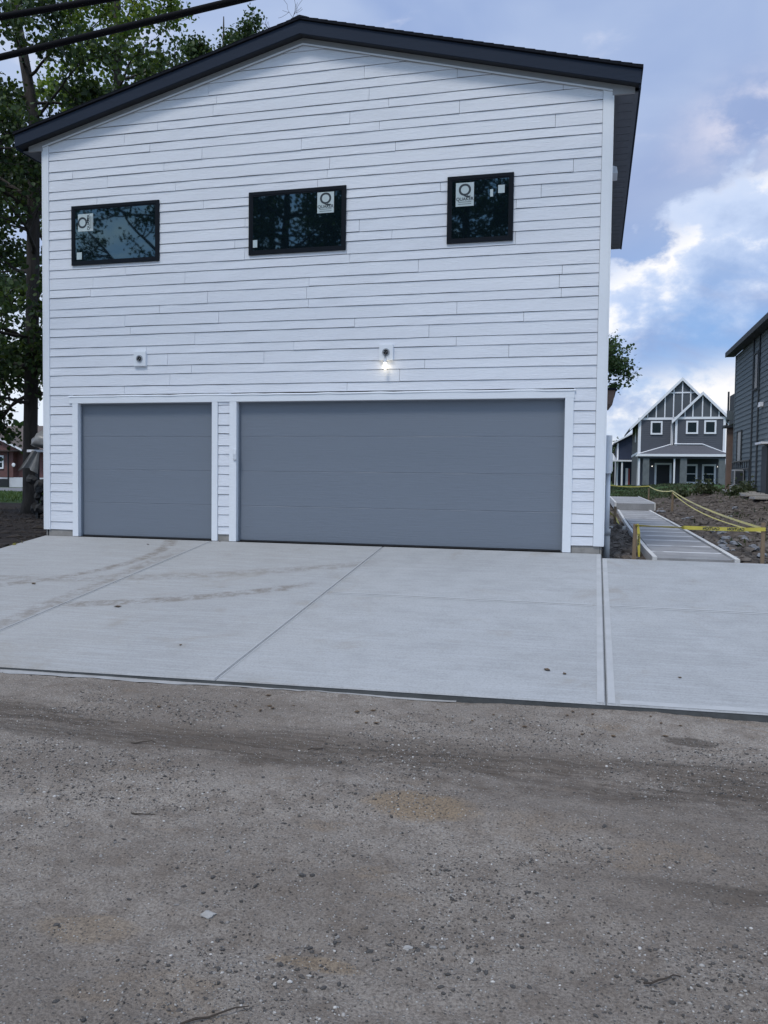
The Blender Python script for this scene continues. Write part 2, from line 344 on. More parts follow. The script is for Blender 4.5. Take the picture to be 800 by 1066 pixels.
h = t.math('ADD', t.math('MULTIPLY', nF, 0.8), t.math('MULTIPLY', nG, 0.35)); h = t.math('ADD', h, t.math('MULTIPLY', chip, 0.35))
t.l.new(h, bn.inputs['Height']); t.l.new(bn.outputs[0], b.inputs['Normal'])

# general ground
GROUND = bpy.data.materials.new('bare_soil_and_grass'); GROUND.use_nodes = True
t, b = nodes_of(GROUND); b.inputs['Roughness'].default_value = 0.95; b.inputs['Specular IOR Level'].default_value = 0.2
tcn = t.new('ShaderNodeTexCoord'); P = tcn.outputs['Object']
sp = t.new('ShaderNodeSeparateXYZ'); t.l.new(P, sp.inputs[0]); px, py, pz = sp.outputs
nL = t.noise(P, 0.5, 5, 0.6); nM = t.noise(P, 5.0, 6, 0.7); nF = t.noise(P, 30.0, 4, 0.7)
soil = t.mix(t.ss(nM, 0.38, 0.66), (0.125, 0.103, 0.086), (0.058, 0.047, 0.040))
soil = t.mix(t.math('MULTIPLY', t.ss(nF, 0.5, 0.7), 0.5), soil, (0.19, 0.165, 0.145))
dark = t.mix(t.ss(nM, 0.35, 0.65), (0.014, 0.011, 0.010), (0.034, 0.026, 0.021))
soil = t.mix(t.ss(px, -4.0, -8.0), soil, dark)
grs = t.mix(t.ss(nM, 0.35, 0.65), (0.050, 0.095, 0.024), (0.032, 0.060, 0.018))
gm = t.math('MAXIMUM', t.math('MULTIPLY', t.ss(px, -14.0, -16.0), t.ss(py, 14.3, 15.3)), t.ss(t.math('ADD', py, t.math('MULTIPLY', nL, 8.0)), 36.0, 42.0))
gm = t.math('MAXIMUM', gm, t.ss(py, -18.0, -20.0))
gm = t.math('MULTIPLY', gm, t.ss(nM, 0.25, 0.45, 0.6, 1.0))
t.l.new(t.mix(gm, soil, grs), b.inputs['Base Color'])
bn = t.new('ShaderNodeBump'); bn.inputs['Strength'].default_value = 0.9; bn.inputs['Distance'].default_value = 0.03
t.l.new(t.math('ADD', nM, nF), bn.inputs['Height']); t.l.new(bn.outputs[0], b.inputs['Normal'])
ROADM = mat('asphalt_road', (0.16, 0.16, 0.165), 0.9, 0.5, 1.5, (0.13, 0.13, 0.135), 0.3, 30)

# stones
STONE = bpy.data.materials.new('mixed_gravel'); STONE.use_nodes = True
t, b = nodes_of(STONE); b.inputs['Roughness'].default_value = 0.88
g = t.new('ShaderNodeNewGeometry'); cr = t.new('ShaderNodeValToRGB'); t.l.new(g.outputs['Random Per Island'], cr.inputs[0])
e = cr.color_ramp.elements; e[0].color = (0.05, 0.047, 0.044, 1); e[1].color = (0.55, 0.53, 0.50, 1)
for pos, col in ((0.50, (0.085, 0.077, 0.071)), (0.76, (0.20, 0.185, 0.17)), (0.93, (0.40, 0.38, 0.355))):
    x = e.new(pos); x.color = col + (1,)
t.l.new(cr.outputs[0], b.inputs['Base Color'])
ST_DK = mat('dark_stone', (0.075, 0.070, 0.066), 0.85, 0.7, 60, (0.045, 0.042, 0.040), 0.5, 120)
ST_MD = mat('grey_stone', (0.26, 0.245, 0.23), 0.9, 0.5, 40, (0.10, 0.096, 0.09), 0.5, 120)
ST_LT = mat('pale_stone', (0.36, 0.35, 0.335), 0.85, 0.5, 40, (0.25, 0.24, 0.23), 0.5, 120)

# tape
TAPE = mat('yellow_barrier_tape', (0.56, 0.47, 0.07), 0.4, 0.6, 6, (0.38, 0.33, 0.07))

# ------------------------------------------------------------------ mesh helpers
OFF = {}
def off(o):
    v = Vector((0, 0, 0))
    while o is not None: v = v + o.location; o = o.parent
    return v
class MB:
    def __init__(s): s.v = []; s.f = []
    def add(s, vs, fs):
        n = len(s.v); s.v += [tuple(p) for p in vs]; s.f += [tuple(i+n for i in f) for f in fs]; return s
    def box(s, x0, x1, y0, y1, z0, z1):
        return s.add([(x0, y0, z0), (x1, y0, z0), (x1, y1, z0), (x0, y1, z0), (x0, y0, z1), (x1, y0, z1), (x1, y1, z1), (x0, y1, z1)],
                     [(3, 2, 1, 0), (4, 5, 6, 7), (0, 1, 5, 4), (1, 2, 6, 5), (2, 3, 7, 6), (3, 0, 4, 7)])
    def quad(s, a, b, c, d): return s.add([a, b, c, d], [(0, 1, 2, 3)])
    def hexa(s, bot, top):
        """any prism: bottom ring and top ring of equal length"""
        n = len(bot); fs = [tuple(reversed(range(n))), tuple(range(n, 2*n))]
        fs += [(i, (i+1) % n, n+(i+1) % n, n+i) for i in range(n)]
        return s.add(list(bot)+list(top), fs)
    def ext(s, poly, axis, a, b):
        """poly of 2-D points pushed along axis ('x','y','z') from a to b"""
        def P(p, k): return (k, p[0], p[1]) if axis == 'x' else ((p[0], k, p[1]) if axis == 'y' else (p[0], p[1], k))
        return s.hexa([P(p, a) for p in poly], [P(p, b) for p in poly])
    def tube(s, pts, rad, n=8, cap=True):
        pts = [Vector(p) for p in pts]
        if not hasattr(rad, '__len__'): rad = [rad]*len(pts)
        vs = []; fs = []; prev = None
        for i, p in enumerate(pts):
            d = (pts[min(i+1, len(pts)-1)] - pts[max(i-1, 0)])
            if d.length < 1e-9: d = Vector((0, 0, 1))
            d.normalize()
            if prev is None:
                a = Vector((0, 0, 1)) if abs(d.z) < 0.9 else Vector((1, 0, 0))
                u = d.cross(a).normalized()
            else:
                u = prev - d*prev.dot(d); u = u.normalized() if u.length > 1e-6 else d.orthogonal().normalized()
            prev = u; v = d.cross(u)
            for k in range(n):
                an = 2*math.pi*k/n; vs.append(p + (u*math.cos(an) + v*math.sin(an))*rad[i])
        for i in range(len(pts)-1):
            for k in range(n):
                fs.append((i*n+k, i*n+(k+1) % n, (i+1)*n+(k+1) % n, (i+1)*n+k))
        if cap: fs.append(tuple(reversed(range(n)))); fs.append(tuple(range((len(pts)-1)*n, len(pts)*n)))
        return s.add(vs, fs)
    def blob(s, c, r, jit=0.18, rnd=random, sub=1):
        vs, fs = ICO[sub]
        o = []
        for v in vs:
            k = 1 + rnd.uniform(-jit, jit)
            o.append((c[0]+v[0]*r[0]*k, c[1]+v[1]*r[1]*k, c[2]+v[2]*r[2]*k))
        return s.add(o, fs)
    def build(s, name, m, parent=None, smooth=False, bevel=0.0):
        o0 = off(parent) if parent is not None else Vector((0, 0, 0))
        me = bpy.data.meshes.new(name)
        me.from_pydata([(p[0]-o0.x, p[1]-o0.y, p[2]-o0.z) for p in s.v], [], s.f); me.update()
        o = bpy.data.objects.new(name, me); COL.objects.link(o); me.materials.append(m)
        if parent is not None: o.parent = parent
        if smooth: me.polygons.foreach_set('use_smooth', [True]*len(me.polygons))
        if bevel > 0:
            bv = o.modifiers.new('bevel', 'BEVEL'); bv.width = bevel; bv.segments = 2; bv.limit_method = 'ANGLE'
        return o
def _ico():
    p = (1+5**0.5)/2
    v = [Vector(x).normalized() for x in [(-1, p, 0), (1, p, 0), (-1, -p, 0), (1, -p, 0), (0, -1, p), (0, 1, p), (0, -1, -p), (0, 1, -p), (p, 0, -1), (p, 0, 1), (-p, 0, -1), (-p, 0, 1)]]
    f = [(0, 11, 5), (0, 5, 1), (0, 1, 7), (0, 7, 10), (0, 10, 11), (1, 5, 9), (5, 11, 4), (11, 10, 2), (10, 7, 6), (7, 1, 8), (3, 9, 4), (3, 4, 2), (3, 2, 6), (3, 6, 8), (3, 8, 9), (4, 9, 5), (2, 4, 11), (6, 2, 10), (8, 6, 7), (9, 8, 1)]
    out = {0: (v, f)}
    for lv in (1, 2):
        v2 = list(v); f2 = []; cache = {}
        def mid(a, b):
            k = (min(a, b), max(a, b))
            if k not in cache: v2.append(((v2[a]+v2[b])/2).normalized()); cache[k] = len(v2)-1
            return cache[k]
        for a, b_, c_ in f:
            x, y, z = mid(a, b_), mid(b_, c_), mid(c_, a)
            f2 += [(a, x, z), (b_, y, x), (c_, z, y), (x, y, z)]
        v, f = v2, f2; out[lv] = (v, f)
    return out
ICO = _ico()
def tag(o, label, cat, group=None, kind=None):
    if label: o['label'] = label
    if cat: o['category'] = cat
    if group: o['group'] = group
    if kind: o['kind'] = kind
    return o
def root(name, loc, label, cat, group=None):
    o = bpy.data.objects.new(name, None); COL.objects.link(o); o.location = loc; o.empty_display_size = 0.3
    return tag(o, label, cat, group)
def struct(o, label=None, cat=None):
    o['kind'] = 'structure'
    return tag(o, label, cat)
def raw_mesh(name, V, FA, m, parent=None):
    """big meshes from numpy: V (n,3), FA (k,m) same-size faces"""
    me = bpy.data.meshes.new(name); o0 = off(parent) if parent is not None else Vector((0, 0, 0))
    V = np.asarray(V, dtype=np.float32) - np.array(o0[:], dtype=np.float32); FA = np.asarray(FA, dtype=np.int32)
    me.vertices.add(len(V)); me.vertices.foreach_set('co', V.ravel())
    me.loops.add(FA.size); me.loops.foreach_set('vertex_index', FA.ravel())
    me.polygons.add(len(FA)); me.polygons.foreach_set('loop_start', np.arange(0, FA.size, FA.shape[1], dtype=np.int32))
    me.update(calc_edges=True)
    o = bpy.data.objects.new(name, me); COL.objects.link(o); me.materials.append(m)
    if parent is not None: o.parent = parent
    return o
def smooth_all(o): o.data.polygons.foreach_set('use_smooth', [True]*len(o.data.polygons)); return o
RNG = np.random.default_rng(11)
_lat = RNG.random((256, 256))
def vnoise(x, y):
    xi = np.floor(x).astype(int); yi = np.floor(y).astype(int); fx = x-xi; fy = y-yi
    fx = fx*fx*(3-2*fx); fy = fy*fy*(3-2*fy)
    g = lambda a, b_: _lat[a % 256, b_ % 256]
    return (g(xi, yi)*(1-fx)+g(xi+1, yi)*fx)*(1-fy) + (g(xi, yi+1)*(1-fx)+g(xi+1, yi+1)*fx)*fy - 0.5
def fbm(x, y, o=4):
    r = 0; a = 1.0
    for i in range(o): r = r + a*vnoise(x*2**i+17.3*i, y*2**i+5.1*i); a *= 0.5
    return r
def sst(x, a, b): q = np.clip((x-a)/(b-a), 0, 1); return q*q*(3-2*q)
def grid(name, xs, ys, zf, m):
    X, Y = np.meshgrid(xs, ys); Z = zf(X, Y)
    V = np.stack([X.ravel(), Y.ravel(), Z.ravel()], 1); nx, ny = len(xs), len(ys)
    i = np.arange(nx*ny).reshape(ny, nx)
    FA = np.stack([i[:-1, :-1].ravel(), i[:-1, 1:].ravel(), i[1:, 1:].ravel(), i[1:, :-1].ravel()], 1)
    return smooth_all(raw_mesh(name, V, FA, m))
def text_mesh(s, size, m, name, parent, o, ux, uz, mirror=False, thick=0.0):
    """letters as a mesh; o centre, ux / uz directions of reading and up"""
    cu = bpy.data.curves.new(name, 'FONT'); cu.body = s; cu.size = size; cu.align_x = 'CENTER'; cu.align_y = 'CENTER'; cu.offset = thick
    ob = bpy.data.objects.new(name, cu); COL.objects.link(ob)
    dg = bpy.context.evaluated_depsgraph_get()
    me = bpy.data.meshes.new_from_object(ob.evaluated_get(dg)); bpy.data.objects.remove(ob)
    o0 = off(parent); ux = Vector(ux); uz = Vector(uz); o = Vector(o)
    for v in me.vertices: v.co = o + ux*(-v.co.x if mirror else v.co.x) + uz*v.co.y - o0
    me.name = name; me.materials.clear(); me.materials.append(m)
    r = bpy.data.objects.new(name, me); COL.objects.link(r); r.parent = parent
    return r

# ------------------------------------------------------------------ terrain
def hgt(X, Y):
    X = np.asarray(X, float); Y = np.asarray(Y, float)
    z = np.full(np.broadcast(X, Y).shape, -0.11)
    z = z + sst(Y, 2, 26)*(0.10 + 0.52*sst(X, 4.2, 8.2))*sst(X, -6, 2)
    z = z + sst(Y, 34, 56)*0.42*sst(X, -6, 2)*(1-sst(X, 4.2, 8.2)*0.6)
    z = z + fbm(X*0.8, Y*0.8)*0.05*sst(Y, 0, 2)
    dirt = sst(X, 4.0, 4.8)*sst(Y, 0.6, 2.5)*(1-sst(Y, 30, 40))
    z = z + dirt*(1-0.75*sst(X, 6.7, 7.3))*(np.abs(fbm(X*1.3+9, Y*0.9, 5))*0.20 + fbm(X*4, Y*4, 3)*0.05)
    z = z + sst(-X, -2.75, -2.2)*0
    fr = np.clip(Y, -5.35, 0)*0.117
    z = z + fr
    z = np.where(Y < -5.35, -0.84, z)
    und = (X > -6.55) & (X < 8.9) & (Y < -0.2) & (Y > -5.4)
    z = np.where(und, z-0.12, z)
    pad = (X > 2.6) & (X < 4.05) & (Y > 0.1) & (Y < 31)
    z = np.where(pad, np.minimum(z, -0.16), z)
    return z
def hz(x, y): return float(hgt(np.array([x]), np.array([y]))[0])
xs = np.concatenate([-np.geomspace(600, 32, 14), np.arange(-30, -6.7, 0.45), np.arange(-6.66, 2, 0.5), np.arange(2.0, 9.2, 0.09), np.arange(9.5, 30, 0.8), np.geomspace(32, 600, 14)])
ys = np.concatenate([-np.geomspace(600, 18, 12), np.arange(-17, -5.6, 1.2), np.arange(-5.4, 0, 0.2), np.arange(0, 32, 0.11), np.arange(32, 62, 0.6), np.geomspace(63, 900, 16)])
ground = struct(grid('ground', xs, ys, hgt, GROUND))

def alley_h(X, Y):
    z = -0.705 + fbm(X*0.7, Y*1.1, 3)*0.030 + fbm(X*4.3+3, Y*5.5, 3)*0.016 + fbm(X*17, Y*17, 2)*0.016
    z = z - 0.022*np.exp(-((Y+6.75+0.15*np.sin(X*0.4))/0.33)**2) + 0.015*np.exp(-((Y+7.5)/0.3)**2)
    z = z - 0.015*np.exp(-((Y+9.0)/0.35)**2)
    e = sst(Y, -6.0, -5.5)
    return z*(1-e) + e*(-0.692 + fbm(X*1.3, Y*2.2, 4)*0.030 + fbm(X*17, Y*17, 2)*0.008)
def az_(x, y): return float(alley_h(np.array([x]), np.array([y]))[0])
xs = np.concatenate([-np.geomspace(90, 6.5, 26), np.arange(-6.0, 7.0, 0.03), np.geomspace(7.2, 90, 26)])
ys = np.concatenate([np.arange(-19, -10.6, 0.6), np.arange(-10.4, -5.0, 0.028)])
alley = struct(grid('alley', xs, ys, alley_h, ALLEY))

road = struct(MB().hexa([(-90, 29, -0.4), (-22, 29, -0.4), (-22, 37.5, -0.4), (-90, 37.5, -0.4)],
                        [(-90, 29, -0.06), (-22, 29, -0.06), (-22, 37.5, -0.06), (-90, 37.5, -0.06)]).build('road', ROADM))

# ------------------------------------------------------------------ driveway
SL = 0.117
def fy(x): return -5.502 + (x-0.4)*0.0375          # front edge
def dz_(y): return SL*y
JX = [-6.665, -3.705, -0.978, 2.110, 5.2, 8.8]
JY = -2.705
mb = MB(); mt = MB(); me_ = MB()
gap = 0.0042
def slabpoly(x0, x1, yb0, yb1, ya0, ya1):
    """one pour: bottom ring, bevelled top ring"""
    b4 = 0.008
    bot = [(x0, ya0), (x1, ya1), (x1, yb1), (x0, yb0)]
    top = [(x0+b4, ya0+b4), (x1-b4, ya1+b4), (x1-b4, yb1-b4), (x0+b4, yb0-b4)]
    mb.hexa([(p[0], p[1], dz_(p[1])-0.010) for p in bot], [(p[0], p[1], dz_(p[1])) for p in top])
for i in range(len(JX)-1):
    x0, x1 = JX[i]+gap, JX[i+1]-gap
    yb = -0.02 if i < 3 else -0.29
    slabpoly(x0, x1, yb, yb, JY+gap*1.2, JY+gap*1.2)
    slabpoly(x0, x1, JY-gap*1.2, JY-gap*1.2, fy(x0), fy(x1))
# body of the slab below the joints
x0, x1 = JX[0]+0.003, JX[-1]
drive = struct(mb.build('driveway', CONC))
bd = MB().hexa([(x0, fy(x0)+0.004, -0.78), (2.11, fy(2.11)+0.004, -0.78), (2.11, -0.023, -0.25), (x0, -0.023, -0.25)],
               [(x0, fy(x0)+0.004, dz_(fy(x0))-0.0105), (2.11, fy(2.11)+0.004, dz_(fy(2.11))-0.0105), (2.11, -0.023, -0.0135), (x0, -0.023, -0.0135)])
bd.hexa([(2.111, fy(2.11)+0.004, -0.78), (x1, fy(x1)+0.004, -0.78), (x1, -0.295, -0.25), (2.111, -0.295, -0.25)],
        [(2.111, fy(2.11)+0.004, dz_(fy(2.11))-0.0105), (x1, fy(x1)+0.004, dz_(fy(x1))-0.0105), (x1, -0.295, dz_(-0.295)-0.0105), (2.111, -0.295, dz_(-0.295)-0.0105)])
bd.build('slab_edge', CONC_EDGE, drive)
# smooth tooled borders each side of the expansion joint and along the front edge
def strip(xa, xb, ya, yb, h=0.0025, w0=None):
    return [(xa, ya, dz_(ya)+h), (xb, ya, dz_(ya)+h), (xb, yb, dz_(yb)+h), (xa, yb, dz_(yb)+h)]
tb = MB()
for xa, xb, yb in ((2.11-gap-0.062, 2.11-gap-0.009, -0.05), (2.11+gap+0.009, 2.11+gap+0.062, -0.32)):
    tb.add(strip(xa, xb, fy(2.1)+0.012, yb), [(0, 1, 2, 3)])
for a, b_ in ((2.21, 8.7),):
    tb.add([(a, fy(a)+0.012, dz_(fy(a)+0.012)+0.0025), (b_, fy(b_)+0.012, dz_(fy(b_)+0.012)+0.0025), (b_, fy(b_)+0.09, dz_(fy(b_)+0.09)+0.0025), (a, fy(a)+0.09, dz_(fy(a)+0.09)+0.0025)], [(0, 1, 2, 3)])
for jx in (JX[1], JX[2]):
    for sgn in (-1, 1):
        a, b_ = sorted((jx+sgn*(gap+0.009), jx+sgn*(gap+0.022))); tb.add(strip(a, b_, fy(jx)+0.03, -0.05), [(0, 1, 2, 3)])
for xa, xb in ((2.2, 5.1), (-0.9, 2.0)):
    for y0, y1 in ((JY+0.012, JY+0.045), (JY-0.045, JY-0.012)): tb.add(strip(xa, xb, y0, y1, 0.0022), [(0, 1, 2, 3)])
tb.build('tooled_border', CONC_TOOL, drive)
# spilled concrete along the foot of the edge
sp_ = MB(); n = 60; top = []; lo = []
for i in range(n+1):
    x = -6.6 + (7.6)*i/n; wv = 0.07 + 0.02*math.sin(i*1.7) + 0.02*random.random()
    wv *= max(0.05, min(1.0, (-0.3-x)/2.6))
    top.append((x, fy(x)+0.02, -0.684)); lo.append((x, fy(x)-wv-0.01, az_(x, fy(x)-wv)+0.003))
vs = []
for a, b_ in zip(top, lo): vs += [a, b_]
sp_.add(vs, [(2*i+1, 2*i+3, 2*i+2, 2*i) for i in range(n)])
struct(sp_.build('spilled_concrete', CONC_SPILL))

# ------------------------------------------------------------------ walkway under construction
wk = MB()
def bow(y): return 0.05*math.sin((y-0.2)/18.0*math.pi*1.4)
wk.hexa([(2.85, 0.22, -0.3), (3.83, 0.22, -0.3), (3.83, 18.2, -0.3), (2.85, 18.2, -0.3)],
        [(2.85, 0.22, -0.05), (3.83, 0.22, -0.05), (3.83, 18.2, -0.05), (2.85, 18.2, -0.05)])
walk = struct(wk.build('walkway', WALK))
ld_ = MB().box(2.78, 4.02, 18.22, 29.5, -0.3, 0.19)
struct(ld_.build('walkway_landing', WALK))
FORMG = 'form boards along the walkway'
def form(name, pts, wd, z0, z1, label):
    r = root(name, (pts[0][0], pts[0][1], z0), label, 'form board', FORMG)
    m_ = MB(); L = []; Rr = []
    vs = []
    for i, (x, y) in enumerate(pts):
        a = Vector(pts[max(i-1, 0)]); b_ = Vector(pts[min(i+1, len(pts)-1)]); d = (b_-a).normalized(); nrm = Vector((-d.y, d.x))*wd/2
        for s in (1, -1):
            for z in (z0, z1): vs.append((x+s*nrm.x, y+s*nrm.y, z))
    fs = []
    k = len(pts)
    for i in range(k-1):
        a = i*4; c_ = a+4
        fs += [(a+1, c_+1, c_+3, a+3), (a, a+2, c_+2, c_), (a, c_, c_+1, a+1), (a+2, a+3, c_+3, c_+2)]
    fs += [(0, 1, 3, 2), (4*k-4, 4*k-2, 4*k-1, 4*k-3)]
    m_.add(vs, fs); m_.build('board', FORM, r)
    return r
form('form_board', [(2.815, 0.10)]+[(2.80-bow(y)*0.6, y) for y in np.linspace(1.5, 18.0, 9)], 0.06, -0.26, -0.025, 'long pale form board along the left edge of the lower walkway')
form('form_board', [(3.865, 0.10)]+[(3.875+bow(y)*0.3, y) for y in np.linspace(1.5, 17.0, 9)]+[(3.87, 18.1)], 0.065, -0.26, -0.025, 'long pale form board along the right edge of the lower walkway')
form('form_board', [(2.745, 18.25), (2.74, 29.4)], 0.06, -0.05, 0.215, 'short pale form board on the left of the raised landing')
form('form_board', [(4.05, 18.25), (4.06, 29.4)], 0.05, -0.05, 0.215, 'short pale form board on the right of the raised landing')
form('form_board', [(2.10, 7.6), (2.78, 7.9)], 0.07, -0.12, -0.045, 'loose pale board lying across the soil between garage and walkway')

# ------------------------------------------------------------------ the garage building
XL, XR = -6.663, 2.116
XP = -2.275; ZP = 7.618; SLP = 0.252; EL, ER = -7.075, 2.475
DEP = 7.6; OVH = 0.17
DX = [(-6.045, -3.707), (-3.300, 1.580)]; DH = 2.13
def zt(x): return ZP - SLP*abs(x-XP)
gar = root('garage_building', ((XL+XR)/2, 0, 0), 'large two storey white building with two grey garage doors and a black gable roof', 'garage')
FRZ = 0.312
lines = sorted([2.09-0.31*k for k in range(-18, 7)] + [1.96-0.31*k for k in range(-18, 7)])
lines = [z for z in lines if z > 0.2]
HDR = 2.255
def siding(name, umin, umax, ztop, place, seed, openings, parent, seglen=0.62):
    rnd = random.Random(seed); m_ = MB()
    Ls = [0.105] + lines
    for i in range(len(Ls)-1):
        z0 = Ls[i]; z1 = Ls[i+1] - 0.0062  # open gap added under each lap to read as its shadow line
        spans = [(umin, umax)]
        if Ls[i] < HDR-0.05:
            spans = []
            cur = umin
            for a, b_ in openings: spans.append((cur, a)); cur = b_
            spans.append((cur, umax))
        for ua, ub in spans:
            # clip to gable
            lo, hi = ua, ub
            js = []; u = ua + rnd.uniform(0.4, 3.4)
            while u < ub-0.3: js.append(u); u += rnd.choice([3.66, 3.66, 3.66, 2.44, 1.6])
            edges = [ua]+js+[ub]
            for a, b_ in zip(edges[:-1], edges[1:]):
                a2 = a + (0.0024 if a != ua else 0); b2 = b_ - (0.0024 if b_ != ub else 0)
                n_ = max(1, int((b2-a2)/seglen)); dzb = rnd.uniform(-0.0025, 0.0025)
                us = np.linspace(a2, b2, n_+1); pr = []
                # sample more finely where the gable cuts
                for u in us:
                    t0 = ztop(u)
                    pr.append(t0)
                if max(pr) < z0+0.02: continue
                ring = []
                for u, t0 in zip(us, pr):
                    wob = rnd.uniform(-0.0035, 0.0035); zz = z0 + dzb + rnd.uniform(-0.0024, 0.0024)
                    zt1 = min(z1, t0)
                    if zt1 < zz+0.004: zt1 = zz+0.004; 
                    out = 0.0185 + wob
                    frac = (zt1-zz)/(z1-z0)
                    ot = out + (0.009-out)*min(1, frac)
                    ok = t0 > zz
                    ring.append((u, zz if ok else t0-0.004, zt1 if ok else t0, out, ot))
                vs = []
                for (u, za, zb, oa, ob) in ring:
                    vs += [place(u, za, 0.0), place(u, za, oa), place(u, zb, ob), place(u, zb, 0.0)]
                fs = []
                for k in range(len(ring)-1):
                    p = 4*k; q = p+4
                    fs += [(p+1, q+1, q+2, p+2), (p, q, q+1, p+1), (p+2, q+2, q+3, p+3)]
                fs += [(0, 1, 2, 3), (4*len(ring)-1, 4*len(ring)-2, 4*len(ring)-3, 4*len(ring)-4)]
                m_.add(vs, fs)
    return m_.build(name, WHITE, parent)
ops = [(DX[0][0]-0.10, DX[0][1]+0.10), (DX[1][0]-0.10, DX[1][1]+0.115)]
siding('siding', XL+0.10, XR-0.125, lambda x: zt(x)-FRZ+0.06, lambda u, z, d: (u, -d, z), 3, ops, gar, 0.3)
siding('siding', 0.02, DEP-0.02, lambda y: 6.165, lambda u, z, d: (XR-0.004+d*0.5, u, z), 4, [], gar, 2.0)
siding('siding', 0.02, DEP-0.02, lambda y: 6.165, lambda u, z, d: (XL+0.004-d*0.5, u, z), 5, [], gar, 2.0)
siding('siding', XL+0.1, XR-0.1, lambda x: zt(x)-0.22, lambda u, z, d: (u, DEP+d, z), 6, [], gar, 1.0)
# wall core behind the boards
wc = MB()
def gz(x): return zt(x)-0.215
for a, b_ in ((XL+0.01, DX[0][0]-0.02), (DX[0][1]+0.02, DX[1][0]-0.02), (DX[1][1]+0.02, XR-0.01)):
    wc.box(a, b_, 0.001, 0.14, 0.0, 2.2)
wc.ext([(XL+0.01, 2.2), (XR-0.01, 2.2), (XR-0.01, gz(XR)), (XP, gz(XP)), (XL+0.01, gz(XL))], 'y', 0.001, 0.14)
wc.ext([(XL+0.01, 0.0), (XR-0.01, 0.0), (XR-0.01, gz(XR)), (XP, gz(XP)), (XL+0.01, gz(XL))], 'y', DEP-0.14, DEP-0.001)
wc.box(XL+0.008, XL+0.14, 0.142, DEP-0.142, 0.0, 6.16); wc.box(XR-0.14, XR-0.006, 0.142, DEP-0.142, 0.0, 6.16)
wc.build('wall', SHEATH, gar)
for bx in ((XL+0.06, DX[0][0]-0.105, -0.004, 0.0, -0.1, 0.125), (DX[0][1]+0.095, DX[1][0]-0.115, -0.004, 0.0, -0.1, 0.13), (DX[1][1]+0.125, XR-0.035, -0.004, 0.0, -0.12, 0.125),
           (XR-0.03, XR-0.008, 0.0, DEP, -0.2, 0.12), (XL+0.010, XL+0.03, 0.0, DEP, -0.2, 0.12)):
    MB().box(*bx).build('foundation', BLOCK, gar)
# trim
for a, b_, z0 in ((XL, XL+0.098, 0.10), (XR-0.122, XR, 0.10)):
    MB().ext([(a, z0), (b_, z0), (b_, zt(b_)-FRZ+0.02), (a, zt(a)-FRZ+0.02)], 'y', -0.028, 0.0).build('corner_board', TRIM, gar)
MB().box(XR-0.001, XR+0.022, -0.028, 0.10, 0.10, 6.150).build('corner_board', TRIM, gar)
MB().box(XL-0.022, XL+0.001, -0.028, 0.10, 0.10, 6.150).build('corner_board', TRIM, gar)
hd = MB().box(DX[0][0]-0.16, DX[1][1]+0.125, -0.034, 0.0, DH+0.004, 2.235)
hd.build('door_header', TRIM, gar)
fl = MB(); n = 40
vs = []
for i in range(n+1):
    x = DX[0][0]-0.17 + (DX[1][1]-DX[0][0]+0.31)*i/n; q = random.uniform(-0.006, 0.006)
    vs += [(x, -0.002, 2.258+q), (x, -0.040+q*0.5, 2.242+q*0.7), (x, -0.042+q*0.5, 2.232+q*0.7)]
fs = []
for i in range(n): fs += [(3*i+1, 3*i+4, 3*i+3, 3*i), (3*i+2, 3*i+5, 3*i+4, 3*i+1)]
fl.add(vs, fs); fl.build('header_flashing', TRIM, gar)
for a, b_ in ((DX[0][0]-0.10, DX[0][0]), (DX[0][1], DX[0][1]+0.095), (DX[1][0]-0.115, DX[1][0]), (DX[1][1], DX[1][1]+0.115)):
    MB().box(a, b_, -0.032, 0.0, 0.004, DH+0.004).build('door_trim', TRIM, gar)
# jambs inside the opening
for xa, xb in DX:
    j = MB().box(xa-0.02, xa, 0.0, 0.14, 0.004, DH); j.box(xb, xb+0.02, 0.0, 0.14, 0.004, DH); j.box(xa-0.02, xb+0.02, 0.0, 0.14, DH, DH+0.03)
    j.build('door_jamb', TRIM, gar)
# sectional doors
def gdoor(xa, xb):
    m_ = MB(); n_ = 4; hs_ = (DH-0.015)/n_; z = 0.022
    prof = []
    for k in range(n_):
        a = z + hs_*k; b_ = a+hs_
        prof += [(a+0.001, 0.0785), (a+0.005, 0.075), (b_-0.005, 0.0755), (b_-0.0015, 0.0785)]
    vs = []; ns = 14
    xsn = np.linspace(xa+0.004, xb-0.004, ns+1)
    for x in xsn:
        for (zz, yy_) in prof: vs.append((x, yy_ + 0.0022*math.sin(x*2.1+zz*3.0) + random.uniform(-0.0006, 0.0006), zz))
    fs = []; L = len(prof)
    for i in range(ns):
        for k in range(L-1): fs.append((i*L+k, (i+1)*L+k, (i+1)*L+k+1, i*L+k+1))
    m_.add(vs, fs)
    d = m_.build('garage_door', DOORM, gar)
    s_ = MB().box(xa+0.004, xb-0.004, 0.070, 0.12, 0.002, 0.022); s_.build('bottom_seal', SEAL, d)
    w_ = MB().box(xa, xa+0.022, 0.048, 0.073, 0.006, DH-0.02); w_.box(xb-0.022, xb, 0.048, 0.073, 0.006, DH-0.02); w_.box(xa+0.022, xb-0.022, 0.048, 0.073, DH-0.022, DH-0.002)
    w_.build('weather_strip', DOORM, d)
    MB().box(xa, xb, 0.122, 0.130, 0.004, DH).build('door_backing', SEAL, d)
for xa, xb in DX: gdoor(xa, xb)
